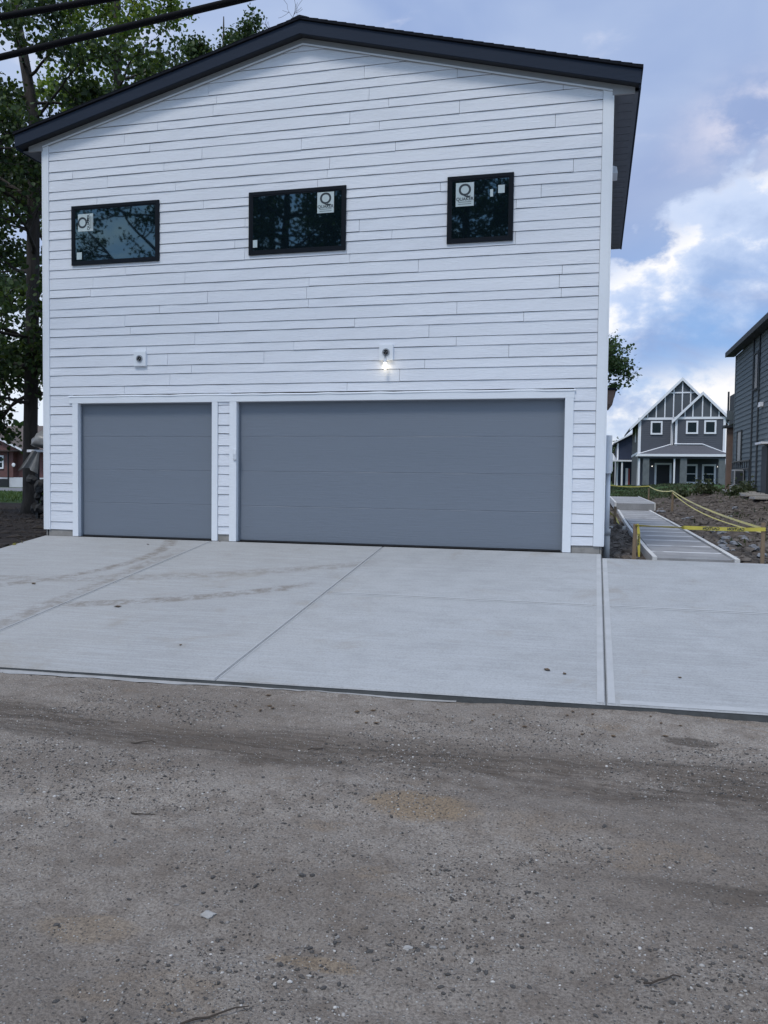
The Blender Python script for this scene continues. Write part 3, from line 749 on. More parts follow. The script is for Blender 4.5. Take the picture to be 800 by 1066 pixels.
# frieze, fascia, soffits
for sgn, xe in ((-1, EL), (1, ER)):
    xi = XL if sgn < 0 else XR
    def pl(x0_, x1_, d0, d1): return [(x0_, zt(x0_)-d1), (x1_, zt(x1_)-d1), (x1_, zt(x1_)-d0), (x0_, zt(x0_)-d0)]
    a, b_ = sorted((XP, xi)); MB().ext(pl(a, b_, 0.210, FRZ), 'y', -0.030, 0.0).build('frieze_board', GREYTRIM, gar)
    MB().ext(pl(a, b_, FRZ-0.026, FRZ-0.004), 'y', -0.042, -0.031).build('frieze_bead', TRIM, gar)
    a, b_ = sorted((XP, xe)); MB().ext(pl(a, b_, 0.030, 0.210), 'y', -OVH, -OVH+0.024).build('fascia', FASCIA, gar)
    MB().ext(pl(a, b_, 0.180, 0.206), 'y', -OVH+0.025, 0.0).build('rake_soffit', RAKESOF, gar)
    a, b_ = sorted((XP, xe+sgn*0.02)); rf = MB().ext(pl(a, b_, -0.012, 0.020), 'y', -OVH-0.025, DEP+OVH+0.02)
    # shingle butts: thin overlapping courses up the slope
    L = abs(b_-a); nc = int(L/0.14)
    for k in range(nc):
        u0 = 0.14*k; u1 = u0+0.16
        xa_ = xe+sgn*0.02 - sgn*u0; xb_ = xe+sgn*0.02 - sgn*min(u1, L-0.002)
        xa2, xb2 = sorted((xa_, xb_)); zlo = lambda x, top: zt(x)+0.0125+(0.009 if top else 0.0)*(1-abs(x-xa_)/0.16)
        rf.ext([(xa2, zlo(xa2, 0)), (xb2, zlo(xb2, 0)), (xb2, zlo(xb2, 1)+0.001), (xa2, zlo(xa2, 1)+0.001)], 'y', -OVH-0.028, DEP+OVH+0.02)
    rf.build('roof', SHING, gar)
    # eave soffit (level), fascia and cornice return
    xo = xe-sgn*0.026
    a, b_ = sorted((xi+sgn*0.024, xo)); so = MB().box(a, b_, 0.001, DEP+OVH-0.02, 6.172, 6.190)
    for k in range(60):
        y0 = 0.05+k*0.13
        if k % 2 == 0 and y0 < DEP: so.box(a+0.06, b_-0.06, y0, y0+0.11, 6.168, 6.1715)
    so.build('eave_soffit', SOFFIT, gar)
    a, b_ = sorted((xo, xe)); MB().box(a, b_, -OVH+0.026, DEP+OVH, 6.165, zt(xe)-0.02).build('eave_fascia', FASCIA, gar)
    xc = ER-0.072 if sgn > 0 else EL+0.155
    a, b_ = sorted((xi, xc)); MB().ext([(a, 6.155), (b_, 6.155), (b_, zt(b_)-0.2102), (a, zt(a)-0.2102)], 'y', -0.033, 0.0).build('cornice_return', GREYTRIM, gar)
    a, b_ = sorted((XP, xe)); MB().ext(pl(a, b_, 0.026, 0.210), 'y', DEP+OVH-0.024, DEP+OVH).build('fascia', FASCIA, gar)
MB().ext([(XP-0.13, zt(XP-0.13)+0.024), (XP+0.13, zt(XP+0.13)+0.024), (XP, ZP+0.034)], 'y', -OVH-0.03, DEP+OVH+0.02).build('ridge_cap', SHING, gar)
# windows
ZB, ZTW = 4.314, 5.241
def win(x0, x1, label):
    f = MB(); fw = 0.047
    f.box(x0, x1, -0.040, -0.004, ZTW-fw, ZTW); f.box(x0, x1, -0.040, -0.004, ZB, ZB+fw)
    f.box(x0, x0+fw, -0.040, -0.004, ZB+fw, ZTW-fw); f.box(x1-fw, x1, -0.040, -0.004, ZB+fw, ZTW-fw)
    g_ = 0.020
    a, b_, c_, d_ = x0+fw, x1-fw, ZB+fw, ZTW-fw
    f.box(a, b_, -0.035, -0.02, d_-g_, d_); f.box(a, b_, -0.035, -0.02, c_, c_+g_); f.box(a, a+g_, -0.035, -0.02, c_+g_, d_-g_); f.box(b_-g_, b_, -0.035, -0.02, c_+g_, d_-g_)
    o = f.build('window', FRAME, gar); o['label'] = label
    MB().box(a+g_, b_-g_, -0.030, -0.022, c_+g_, d_-g_).build('pane', GLASS, o)
    return o
wA = win(-6.142, -4.603, 'left window with a sideways Q sticker, sky in its glass')
wB = win(-3.112, -1.593, 'wide middle window with a Q sticker in its right corner')
wC = win(-0.103, 0.824, 'square right window with a Q sticker in its left corner')
def plate(o, x0, x1, z0, z1, name='sticker'):
    return MB().box(x0, x1, -0.0325, -0.0305, z0, z1).build(name, PAPER, o)
def qsticker(o, cx_, cz_, wd, ht, rot=False):
    s_ = plate(o, cx_-wd/2, cx_+wd/2, cz_-ht/2, cz_+ht/2)
    y = -0.0337
    if not rot:
        ux, uz = (1, 0, 0), (0, 0, 1)
        q = (cx_, y, cz_+ht*0.17); tx = (cx_, y, cz_-ht*0.20); l1 = cz_-ht*0.33
    else:
        ux, uz = (0, 0, 1), (-1, 0, 0)
        q = (cx_-wd*0.17, y, cz_); tx = (cx_+wd*0.20, y, cz_)
    text_mesh('Q', 0.225, INK, 'letter', s_, q, ux, uz, thick=0.004)
    text_mesh('QUAKER', 0.062, INK, 'lettering', s_, tx, ux, uz, thick=0.0015)
    ln = MB()
    for k in range(2):
        if not rot: ln.box(cx_-wd*0.36, cx_+wd*0.36, -0.0340, -0.0328, l1-k*0.028, l1-k*0.028+0.006)
        else: ln.box(cx_+wd*0.33+k*0.025, cx_+wd*0.33+k*0.025+0.006, -0.0340, -0.0328, cz_-ht*0.36, cz_+ht*0.36)
    ln.build('small_print', INK, s_)
qsticker(wA, -5.89, 4.975, 0.27, 0.27, True); plate(wA, -6.05, -5.96, 4.405, 4.515, 'small_sticker')
qsticker(wB, -1.905, 5.015, 0.255, 0.30); plate(wB, -3.045, -2.975, 4.425, 4.535, 'small_sticker')
qsticker(wC, 0.145, 4.985, 0.255, 0.325); plate(wC, 0.50, 0.54, 4.93, 5.03, 'small_sticker'); plate(wC, 0.61, 0.70, 4.97, 5.08, 'small_sticker')
# light blocks with round boxes, one lit bulb
for x, z, lit in ((-4.93, 2.815, False), (-0.963, 2.815, True)):
    s_ = MB().box(x-0.105, x+0.105, -0.052, -0.004, z-0.115, z+0.115).build('light_mount', TRIM, gar, bevel=0.004)
    jb = MB().tube([(x, -0.0525, z), (x, -0.062, z)], 0.055, 20); jb.build('junction_box', METAL, s_)
    jc = MB().tube([(x, -0.0625, z), (x, -0.070, z)], 0.036, 16); jc.build('junction_cover', BLACKM, s_)
    for k in range(3):
        an = k*2.1+0.4
        MB().tube([(x+0.02*math.cos(an), -0.0705, z+0.02*math.sin(an)), (x+0.035*math.cos(an), -0.10, z+0.03*math.sin(an)-0.02)], 0.004, 6).build('wire', METAL, s_)
    if lit:
        MB().tube([(x, -0.071, z-0.01), (x, -0.10, z-0.05), (x, -0.105, z-0.10)], 0.006, 6).build('lamp_cord', BLACKM, s_)
        so = MB().tube([(x, -0.105, z-0.10), (x, -0.105, z-0.155)], [0.021, 0.019], 14).build('bulb_socket', TRIM, s_)
        bb = MB(); bb.tube([(x, -0.105, z-0.155), (x, -0.105, z-0.175), (x, -0.105, z-0.20), (x, -0.105, z-0.225), (x, -0.105, z-0.243), (x, -0.105, z-0.25)], [0.014, 0.019, 0.028, 0.030, 0.019, 0.005], 16)
        bb.build('bulb', BULB, so, smooth=True)
kp = MB().box(-3.345, -3.288, -0.052, -0.0325, 1.245, 1.41).build('keypad', BOXM, gar, bevel=0.006); MB().box(-3.338, -3.295, -0.0545, -0.0525, 1.33, 1.40).build('keypad_cover', TRIM, kp)
# meter box, conduit, hood and door canopy on the right wall
mb_ = MB().box(XR+0.023, XR+0.105, 0.16, 0.42, 1.10, 1.63).build('meter_box', BOXM, gar, bevel=0.008)
MB().box(XR+0.106, XR+0.118, 0.18, 0.40, 1.13, 1.37).build('box_door', BOXM, mb_)
MB().tube([(XR+0.062, 0.27, 0.27), (XR+0.062, 0.27, 1.10)], 0.033, 14).build('conduit', BOXM, gar, smooth=True)
MB().tube([(XR+0.062, 0.27, -0.2), (XR+0.062, 0.27, 0.27)], 0.046, 14).build('conduit_sleeve', PVC, gar, smooth=True)
MB().tube([(XR+0.062, 0.27, 0.24), (XR+0.062, 0.27, 0.33)], 0.052, 14).build('conduit_collar', PVC, gar, smooth=True)
h_ = MB(); h_.ext([(XR+0.022, 5.93), (XR+0.11, 5.90), (XR+0.125, 5.80), (XR+0.022, 5.80)], 'y', 1.9, 2.25); h_.build('vent_hood', TRIM, gar, bevel=0.006)
cn = MB().box(XR+0.022, XR+0.205, 2.9, 4.3, 2.535, 2.575); cn.build('door_canopy', SHING, gar)
MB().ext([(XR+0.022, 2.30), (XR+0.10, 2.30), (XR+0.17, 2.40), (XR+0.185, 2.534), (XR+0.022, 2.534)], 'y', 2.93, 4.27).build('canopy_frame', BROWN, gar)

# ------------------------------------------------------------------ generic pieces for the distant houses
def lapwall(m_, p0, p1, z0, z1f, nrm, course=0.18, proud=0.02, cut=None):
    """stack of lap boards between two ground points; z1f(u) top height at fraction u"""
    p0 = Vector(p0); p1 = Vector(p1); n_ = Vector(nrm).normalized()
    z = z0; N = 12
    while z < max(z1f(u/N) for u in range(N+1)) - 0.01:
        vs = []; fs = []
        for k in range(N+1):
            u = k/N; p = p0.lerp(p1, u); a = min(z, z1f(u)-0.001); b_ = min(z+course, z1f(u))
            vs += [(p.x+n_.x*proud, p.y+n_.y*proud, a), (p.x+n_.x*0.003, p.y+n_.y*0.003, b_), (p.x, p.y, a)]
        for k in range(N):
            i = 3*k; j = i+3
            fs += [(i, j, j+1, i+1), (i+2, j+2, j, i)]
        m_.add(vs, fs); z += course
    return m_
def hwindow(parent, x0, x1, z0, z1, yf, mull=True, tw=0.13, glassm=None):
    """front-facing window at plane y=yf (faces -Y)"""
    f = MB()
    f.box(x0, x1, yf-0.06, yf, z1-tw, z1); f.box(x0, x1, yf-0.08, yf, z0, z0+tw)
    f.box(x0, x0+tw, yf-0.06, yf, z0+tw, z1-tw); f.box(x1-tw, x1, yf-0.06, yf, z0+tw, z1-tw)
    o = f.build('window', FH_TRIM, parent)
    MB().box(x0+tw, x1-tw, yf-0.03, yf-0.01, z0+tw, z1-tw).build('pane', glassm or GLASS2, o)
    if mull:
        zm = (z0+z1)/2; MB().box(x0+tw, x1-tw, yf-0.05, yf-0.031, zm-0.03, zm+0.03).build('sash_bar', FH_TRIM, o)
    return o

# ------------------------------------------------------------------ far plum-grey house
GZ = 0.50
fh = root('house', (8.8, 60, GZ), 'far plum grey two storey house with white trimmed twin gables and a columned porch', 'house')
HX0, HX1, HP, HPZ, BZ = 5.52, 12.10, 8.81, 9.33, 6.02
YF, YB = 60.0, 72.0; BY = 59.4
BX0, BPX, BPZ = 8.22, 10.32, 8.09
core = MB(); core.box(HX0, HX1, YF, YB, GZ-0.3, BZ)
core.ext([(HX0, BZ), (HX1, BZ), (HP, HPZ-0.16)], 'y', YF+0.002, YB)
core.box(BX0, HX1-0.002, BY, YF-0.002, 3.0, BZ); core.ext([(BX0, BZ), (HX1-0.002, BZ), (BPX, BPZ-0.14)], 'y', BY+0.001, YF+2.0)
core.build('wall', FH_BAT, fh)
sd_ = MB(); lapwall(sd_, (HX0, YF, 0), (BX0, YF, 0), 2.6, lambda u: BZ, (0, -1, 0), 0.16)
lapwall(sd_, (BX0, BY, 0), (HX1, BY, 0), 2.6, lambda u: BZ, (0, -1, 0), 0.16)
lapwall(sd_, (HX0, YF, 0), (HX1, YF, 0), GZ, lambda u: 2.6, (0, -1, 0), 0.16)
lapwall(sd_, (BX0, YF, 0), (BX0, BY, 0), 2.6, lambda u: BZ, (-1, 0, 0), 0.16)
sd_.build('siding', FH_SID, fh)
s2 = MB(); lapwall(s2, (HX0, YB, 0), (HX0, YF, 0), GZ-0.2, lambda u: BZ, (-1, 0, 0), 0.16); s2.build('siding', FH_SIDE, fh)
# roofs
def gable_roof(parent, x0, xp, x1, zp, sl, ya, yb, th=0.14, name='roof', m=FH_ROOF):
    o = []
    for xe in (x0, x1):
        a, b_ = sorted((xe, xp)); zf = lambda x: zp - sl*abs(x-xp)
        o.append(MB().ext([(a, zf(a)-th), (b_, zf(b_)-th), (b_, zf(b_)), (a, zf(a))], 'y', ya, yb).build(name, m, parent))
    return o
gable_roof(fh, HX0-0.75, HP, HX1+0.35, HPZ+0.02, 1.01, YF-0.22, YB+0.2)
gable_roof(fh, BX0-0.22, BPX, HX1+0.40, BPZ+0.03, 1.0, BY-0.24, YF+2.2)
def rake(parent, xe, xp, zp, sl, y, wd=0.20, dz0=0.0):
    a, b_ = sorted((xe, xp)); zf = lambda x: zp - sl*abs(x-xp) + dz0
    MB().ext([(a, zf(a)-wd*1.3), (b_, zf(b_)-wd*1.3), (b_, zf(b_)), (a, zf(a))], 'y', y-0.05, y).build('rake_board', FH_TRIM, parent)
rake(fh, HX0-0.75, HP, HPZ+0.03, 1.01, YF-0.222); rake(fh, HX1+0.35, HP, HPZ+0.03, 1.01, YF-0.222)
rake(fh, BX0-0.22, BPX, BPZ+0.04, 1.0, BY-0.242); rake(fh, HX1+0.40, BPX, BPZ+0.04, 1.0, BY-0.242)
tr = MB(); tr.box(HX0-0.1, BX0-0.02, YF-0.07, YF-0.021, BZ-0.09, BZ+0.10); tr.build('band_board', FH_TRIM, fh)
tr = MB(); tr.box(BX0-0.02, HX1+0.05, BY-0.07, BY-0.021, BZ-0.09, BZ+0.10); tr.build('band_board', FH_TRIM, fh)
MB().box(7.62, 9.98, YF-0.05, YF-0.002, 8.08, 8.19).build('band_board', FH_TRIM, fh)
for x in (6.17, 6.84, 7.51, 8.18, 8.84, 9.48, 10.1):
    MB().box(x-0.045, x+0.045, YF-0.045, YF-0.001, BZ+0.11, HPZ-1.01*abs(x-HP)-0.2).build('batten', FH_TRIM, fh)
for x in (9.02, 9.62, 10.34, 10.98, 11.6):
    MB().box(x-0.045, x+0.045, BY-0.045, BY-0.001, BZ+0.11, BPZ-abs(x-BPX)-0.18).build('batten', FH_TRIM, fh)
for x, y, z0 in ((HX0+0.07, YF, 3.0), (BX0-0.05, YF-0.03, 3.6), (BX0+0.16, BY, 3.7), (HX1-0.07, BY, 3.0)):
    MB().box(x-0.09, x+0.09, y-0.055, y-0.022, z0, BZ-0.09).build('corner_board', FH_TRIM, fh)
MB().box(HX0-0.07, HX0-0.022, YF-0.02, YF+0.14, GZ, BZ-0.1).build('corner_board', FH_TRIM, fh)
MB().box(HX0-0.06, HX0-0.022, YF+0.14, YB, 3.15, 3.32).build('band_board', FH_TRIM, fh)
MB().box(HX0-0.06, HX0-0.022, YF+4.2, YF+5.4, 4.3, 5.5).build('side_window', FH_TRIM, fh)
MB().tube([(BX0-0.16, YF-0.06, 3.7), (BX0-0.16, YF-0.06, 5.7)], 0.05, 8).build('downspout', FH_TRIM, fh)
hwindow(fh, 6.43, 7.36, 4.72, 5.82, YF-0.022, False); hwindow(fh, 9.12, 10.05, 4.74, 5.80, BY-0.022, False); hwindow(fh, 10.50, 11.42, 4.74, 5.83, BY-0.022, False)
# porch
pf = MB().box(HX0-0.1, HX1+0.2, 57.9, YF-0.03, GZ-0.25, GZ+0.02); pf.build('porch_floor', CONC_SPILL, fh)
pr_ = MB()
PL, PR, PZ = HX0-0.22, HX1+0.28, 3.02
pr_.hexa([(PL, 57.75, PZ), (PR, 57.75, PZ), (PR, YF-0.03, PZ), (PL, YF-0.03, PZ)], [(PL, 57.75, PZ+0.03), (PR, 57.75, PZ+0.03), (PR, YF-0.03, PZ+0.03), (PL, YF-0.03, PZ+0.03)])
pr_.add([(PL, 57.75, PZ+0.03), (PR, 57.75, PZ+0.03), (10.4, BY-0.03, 3.83), (8.1, BY-0.03, 3.85), (HX0-0.1, YF-0.025, PZ+0.1), (8.1, YF-0.025, 3.85), (PR, BY-0.03, PZ+0.10)],
        [(0, 1, 2, 3), (0, 3, 5, 4), (1, 6, 2)])
pr_.build('porch_roof', FH_ROOF, fh)
MB().box(PL-0.02, PR+0.02, 57.70, 57.748, PZ-0.14, PZ+0.05).build('porch_fascia', FH_TRIM, fh)
MB().box(PL, PL+0.05, 57.76, YF-0.03, PZ-0.14, PZ-0.002).build('porch_fascia', FH_TRIM, fh)
tt = MB()
def bar(a, b_, r_=0.055): tt.tube([a, b_], r_, 6)
bar((HX0, YF-0.06, PZ+0.12), (8.1, YF-0.06, 3.93)); bar((8.25, BY-0.06, 3.93), (10.4, BY-0.06, 3.92)); bar((10.4, BY-0.06, 3.92), (HX1+0.2, BY-0.06, PZ+0.14))
tt.build('roof_flashing', FH_TRIM, fh)
MB().box(PL+0.1, PR-0.1, 57.86, 58.10, 2.72, PZ-0.003).build('porch_beam', FH_SID, fh)
for x, wd in ((6.03, 0.5), (8.87, 0.52), (11.72, 0.50)):
    cm = MB()
    for k in range(6): cm.box(x-wd/2+0.01*(k % 2), x+wd/2-0.01*(k % 2), 57.87, 58.09+0.2, GZ+0.02+k*0.366, GZ+0.02+k*0.366+0.364)
    cm.build('porch_column', FH_COL, fh)
MB().box(8.12, 8.24, 57.93, 58.05, GZ+0.02, 2.72).build('porch_post', FH_TRIM, fh)
MB().box(5.42, 5.56, 57.93, 58.05, GZ+0.02, 2.72).build('porch_post', FH_TRIM, fh)
d_ = MB().box(6.98, 8.0, YF-0.05, YF-0.022, GZ+0.02, 2.25).build('front_door', DARKDOOR, fh)
fr_ = MB().box(6.82, 6.98, YF-0.09, YF-0.022, GZ+0.02, 2.40); fr_.box(8.0, 8.16, YF-0.09, YF-0.022, GZ+0.02, 2.40); fr_.box(6.98, 8.0, YF-0.09, YF-0.022, 2.25, 2.40); fr_.build('door_frame', FH_TRIM, d_)
hwindow(fh, 9.12, 10.16, GZ+0.22, 2.32, YF-0.022, tw=0.15); hwindow(fh, 10.50, 11.56, GZ+0.22, 2.32, YF-0.022, tw=0.15)
MB().box(8.3, 11.5, 57.86, 57.895, GZ-0.08, GZ+0.03).build('porch_edge', FH_TRIM, fh)
for x in (6.62, 11.68): MB().blob((x, YF-0.12, 2.12), (0.035, 0.035, 0.05), 0.0).build('porch_lamp', PORCHL, fh)

# ------------------------------------------------------------------ slate house on the right
RX, RY0, RY1, RZE = 8.40, 8.0, 30.6, 6.93
rh = root('house', (12, 22, 0.4), 'tall slate green lap sided house with dark eave at the right edge', 'house')
co = MB(); co.box(RX, RX+8, RY0, RY1, -0.2, RZE); co.build('wall', RH_SID, rh)
sg = MB(); lapwall(sg, (RX, RY1, 0), (RX, RY0, 0), 0.2, lambda u: RZE, (-1, 0, 0), 0.205, 0.026); lapwall(sg, (RX, RY1, 0), (RX+8, RY1, 0), 0.2, lambda u: RZE, (0, 1, 0), 0.205, 0.026)
sg.build('siding', RH_SID, rh)
ro = MB(); ro.ext([(RX-0.42, RZE+0.06), (RX+4, RZE+1.6), (RX+8.4, RZE+0.06), (RX+8.4, RZE+0.22), (RX+4, RZE+1.78), (RX-0.42, RZE+0.22)], 'y', RY0-0.4, RY1+0.42); ro.build('roof', SHING, rh)
MB().box(RX-0.44, RX-0.40, RY0-0.4, RY1+0.43, RZE-0.02, RZE+0.20).build('eave_fascia', RH_TRIM, rh)
MB().box(RX-0.40, RX-0.03, RY0-0.4, RY1+0.42, RZE-0.01, RZE+0.02).build('eave_soffit', RH_TRIM, rh)
MB().box(RX-0.032, RX-0.027, RY1-0.14, RY1+0.03, 0.2, RZE-0.011).build('corner_board', RH_SID, rh)
for y in (25.85, 24.55): MB().box(RX-0.07, RX-0.028, y-0.06, y+0.06, 0.4, RZE-0.011).build('trim_strip', RH_TRIM, rh)
def side_window(y0, y1, z0, z1):
    f = MB(); x = RX-0.028; tw = 0.07
    f.box(x-0.05, x, y0, y1, z1-tw, z1); f.box(x-0.05, x, y0, y1, z0, z0+tw); f.box(x-0.05, x, y0, y0+tw, z0+tw, z1-tw); f.box(x-0.05, x, y1-tw, y1, z0+tw, z1-tw)
    o = f.build('window', RH_TRIM, rh); MB().box(x-0.025, x-0.01, y0+tw, y1-tw, z0+tw, z1-tw).build('pane', GLASS2, o)
side_window(24.72, 25.68, 4.75, 6.3); side_window(28.2, 29.4, 1.75, 3.3)
wl = MB().box(RX-0.16, RX-0.028, 23.55, 23.85, 3.95, 4.12).build('flood_light', FH_TRIM, rh)
MB().box(RX-0.19, RX-0.161, 23.6, 23.8, 3.93, 4.02).build('lamp_head', FH_TRIM, wl)
MB().box(RX-0.12, RX-0.028, 22.1, 23.1, 0.4, 2.35).build('side_door', RH_TRIM, rh)
MB().box(RX-0.35, RX-0.029, 22.0, 23.2, 2.42, 2.50).build('door_hood', FH_TRIM, rh)
# lower rear wing with porch roof
MB().box(RX+0.35, RX+5, RY1+0.03, RY1+4, 3.9, 5.4).build('rear_wing', RH_TRIM, rh)
MB().box(RX-0.15, RX+5, RY1+2.0, RY1+2.9, 3.66, 3.78).build('porch_roof', RH_TRIM, rh)
MB().box(RX-0.05, RX+5, RY1+2.05, RY1+2.1, 4.05, 4.5).build('balcony_panel', RH_SID, rh)
MB().box(RX+0.02, RX+0.34, RY1+2.2, RY1+2.5, 0.5, 3.65).build('porch_post', BROWN, rh)
MB().tube([(RX+0.02, RY1+2.15, 3.9), (RX+0.02, RY1+2.15, 5.45)], 0.045, 8).build('vent_pipe', RH_TRIM, rh)
MB().blob((RX+0.48, RY1+2.1, 3.05), (0.05, 0.05, 0.06), 0.0).build('porch_lamp', PORCHL, rh)
# railing round the light well
rl = root('railing', (7.9, 28, 0.6), 'black metal guard railing along the slate house behind the condenser', 'railing')
g0 = MB(); g0.box(8.30, 8.34, 25.9, 30.4, 1.86, 1.92); g0.box(8.30, 8.34, 25.9, 30.4, 1.52, 1.57); g0.build('rail', BLACKM, rl)
for k in range(9):
    y = 25.94+k*0.55; MB().box(8.305, 8.335, y-0.016, y+0.016, 0.55 if k in (0, 8) else 1.57, 1.86).build('baluster', BLACKM, rl)
# condenser
ac = root('air_conditioner', (8.13, 27.55, 0.45), 'grey outdoor air conditioner unit standing beside the slate house', 'air conditioner')
cs = MB().box(7.93, 8.34, 27.2, 27.9, 0.82, 1.50); cs.build('casing', ACM, ac, bevel=0.02)
MB().box(7.88, 8.36, 27.12, 27.98, 0.45, 0.819).build('base_pad', CONC_SPILL, ac)
gr = MB().box(7.98, 8.29, 27.170, 27.196, 0.88, 1.45)
for k in range(9): gr.box(7.98, 8.29, 27.150, 27.169, 0.89+k*0.06, 0.905+k*0.06)
gr.build('grille', ACG, ac); gr2 = MB().box(7.905, 7.928, 27.28, 27.82, 0.88, 1.45); gr2.build('grille', ACG, ac)
MB().tube([(8.135, 27.55, 1.501), (8.135, 27.55, 1.53)], 0.18, 20).build('fan_guard', ACG, ac)
# planks on the soil
pg = 'pale planks laid on the soil'
for k in range(6):
    y = 18.6 + k*1.9; x = 7.58+0.05*(y-18.6)+random.uniform(-0.05, 0.05)
    z = max(hz(x-0.3, y), hz(x+0.3, y), hz(x, y+0.6))+0.02
    o = MB().hexa([(x-0.42, y-0.55, z), (x+0.42, y-0.5, z), (x+0.42, y+0.55, z), (x-0.42, y+0.55, z)],
                  [(x-0.42, y-0.55, z+0.07), (x+0.42, y-0.5, z+0.07), (x+0.42, y+0.55, z+0.07), (x-0.42, y+0.55, z+0.07)]).build('plank', PLANK)
    tag(o, 'pale board in the row laid on soil beside the slate house', 'plank', pg)

# ------------------------------------------------------------------ navy house and white canopy further back
nh = root('house', (7, 78, 0.4), 'small navy gabled house with white trim behind the plum grey house', 'house')
MB().box(4.25, 10, 76, 86, 0.1, 4.75).build('wall', NAVY, nh)
MB().ext([(4.25, 4.75), (10, 4.75), (7.1, 6.3)], 'y', 76.001, 86).build('gable', NAVY, nh)
gable_roof(nh, 3.9, 7.1, 10.3, 6.5, 0.54, 75.6, 86.3, 0.16)
rake(nh, 3.9, 7.1, 6.52, 0.54, 75.598, 0.12)
MB().box(4.20, 4.36, 75.93, 75.999, 0.2, 4.7).build('corner_board', FH_TRIM, nh)
MB().box(3.7, 5.9, 74.6, 75.9, 2.80, 2.95).build('porch_roof', FH_TRIM, nh)
MB().box(4.62, 4.78, 74.7, 74.86, 0.3, 2.79).build('porch_post', FH_TRIM, nh)
MB().box(5.10, 5.34, 75.9, 75.999, 0.45, 2.15).build('side_panel', FH_TRIM, nh); MB().box(5.345, 5.52, 75.9, 75.999, 0.45, 2.1).build('door', REDM, nh)
cn = root('canopy', (3.9, 80, 0.3), 'white fabric canopy on thin posts seen beside the garage corner', 'canopy')
cm = MB(); cm.hexa([(2.6, 79, 2.95), (4.4, 79, 2.95), (4.4, 81, 2.95), (2.6, 81, 2.95)], [(3.1, 79.6, 3.75), (3.9, 79.6, 3.75), (3.9, 80.4, 3.75), (3.1, 80.4, 3.75)]); cm.build('fabric_top', CANV, cn)
for x in (2.65, 4.15, 4.35): MB().box(x-0.04, x+0.04, 79.02, 79.1, 0.2, 2.95).build('post', FH_TRIM, cn)

# ------------------------------------------------------------------ brick house on the left
bh = root('house', (-41, 46, -0.2), 'low red brick house with brown roof far beyond the left tree', 'house')
BYF = 41.4
MB().box(-52, -40.05, BYF, 50, 0.62, 2.60).build('wall', BRICK, bh)
MB().box(-40.049, -36.2, BYF+0.5, 50, 0.62, 2.60).build('wall', BRICK, bh)
MB().box(-52, -36.2, BYF+0.02, 50, -0.6, 0.619).build('foundation', WASH, bh)
for x in (-40.9, -39.6, -38.3): MB().box(x-0.35, x+0.35, BYF-0.02+(0.52 if x > -40 else 0), BYF+0.1+(0.52 if x > -40 else 0), -0.3, 0.5).build('vent', BLACKM, bh)
rf = MB(); rf.ext([(BYF-0.5, 2.55), (45.7, 4.55), (50.5, 2.55), (50.5, 2.70), (45.7, 4.72), (BYF-0.5, 2.70)], 'x', -52.5, -35.8); rf.build('roof', BR_ROOF, bh)
tg = MB(); tg.ext([(-44.5, 2.62), (-39.0, 2.62), (-41.75, 3.75)], 'y', BYF-0.52, BYF+3.5); tg.build('cross_gable', BRICK, bh)
gable_roof(bh, -44.8, -41.75, -38.7, 3.98, 0.42, BYF-0.75, BYF+3.6, 0.12, 'roof', BR_ROOF)
rake(bh, -38.7, -41.75, 3.98, 0.42, BYF-0.752, 0.10); rake(bh, -44.8, -41.75, 3.98, 0.42, BYF-0.752, 0.10)
hwindow(bh, -42.1, -40.85, 1.25, 2.25, BYF-0.001, tw=0.11)
MB().blob((-39.95, BYF-0.08, 1.55), (0.16, 0.05, 0.16), 0.05).build('electric_meter', FH_TRIM, bh)
MB().box(-40.5, -40.42, BYF-0.06, BYF-0.001, -0.2, 2.5).build('downspout', BLACKM, bh)

# ------------------------------------------------------------------ stakes and barrier tape
sg_ = 'wooden stakes holding the yellow tape'
def stake(x, y, h, label, wd=0.05, lean=(0, 0)):
    z = hz(x, y)-0.1
    r = root('wooden_stake', (x, y, z), label, 'stake', sg_)
    m_ = MB(); a = wd/2; tx, ty = lean
    m_.hexa([(x-a, y-a*0.6, z), (x+a, y-a*0.6, z), (x+a, y+a*0.6, z), (x-a, y+a*0.6, z)],
            [(x-a+tx, y-a*0.6+ty, z+0.1+h), (x+a+tx, y-a*0.6+ty, z+0.1+h), (x+a+tx, y+a*0.6+ty, z+0.1+h), (x-a+tx, y+a*0.6+ty, z+0.1+h)])
    m_.build('post', STAKE, r, bevel=0.003); return r
stake(2.545, 0.19, 0.52, 'short brown stake beside the garage corner with tape hanging down it', 0.055, (0.01, 0))
stake(4.175, 0.13, 0.58, 'brown stake at the right where the yellow tapes meet', 0.05)
stake(4.50, 17.0, 0.66, 'grey stake standing right of the walkway riser', 0.07, (0.02, 0))
stake(4.47, 28.5, 0.62, 'thin stake far up the walkway holding slack tape', 0.06)
stake(2.50, 9.0, 0.42, 'small stake left of the walkway with a drooping tape end', 0.06)
tpg = 'yellow barrier tapes round the walkway'
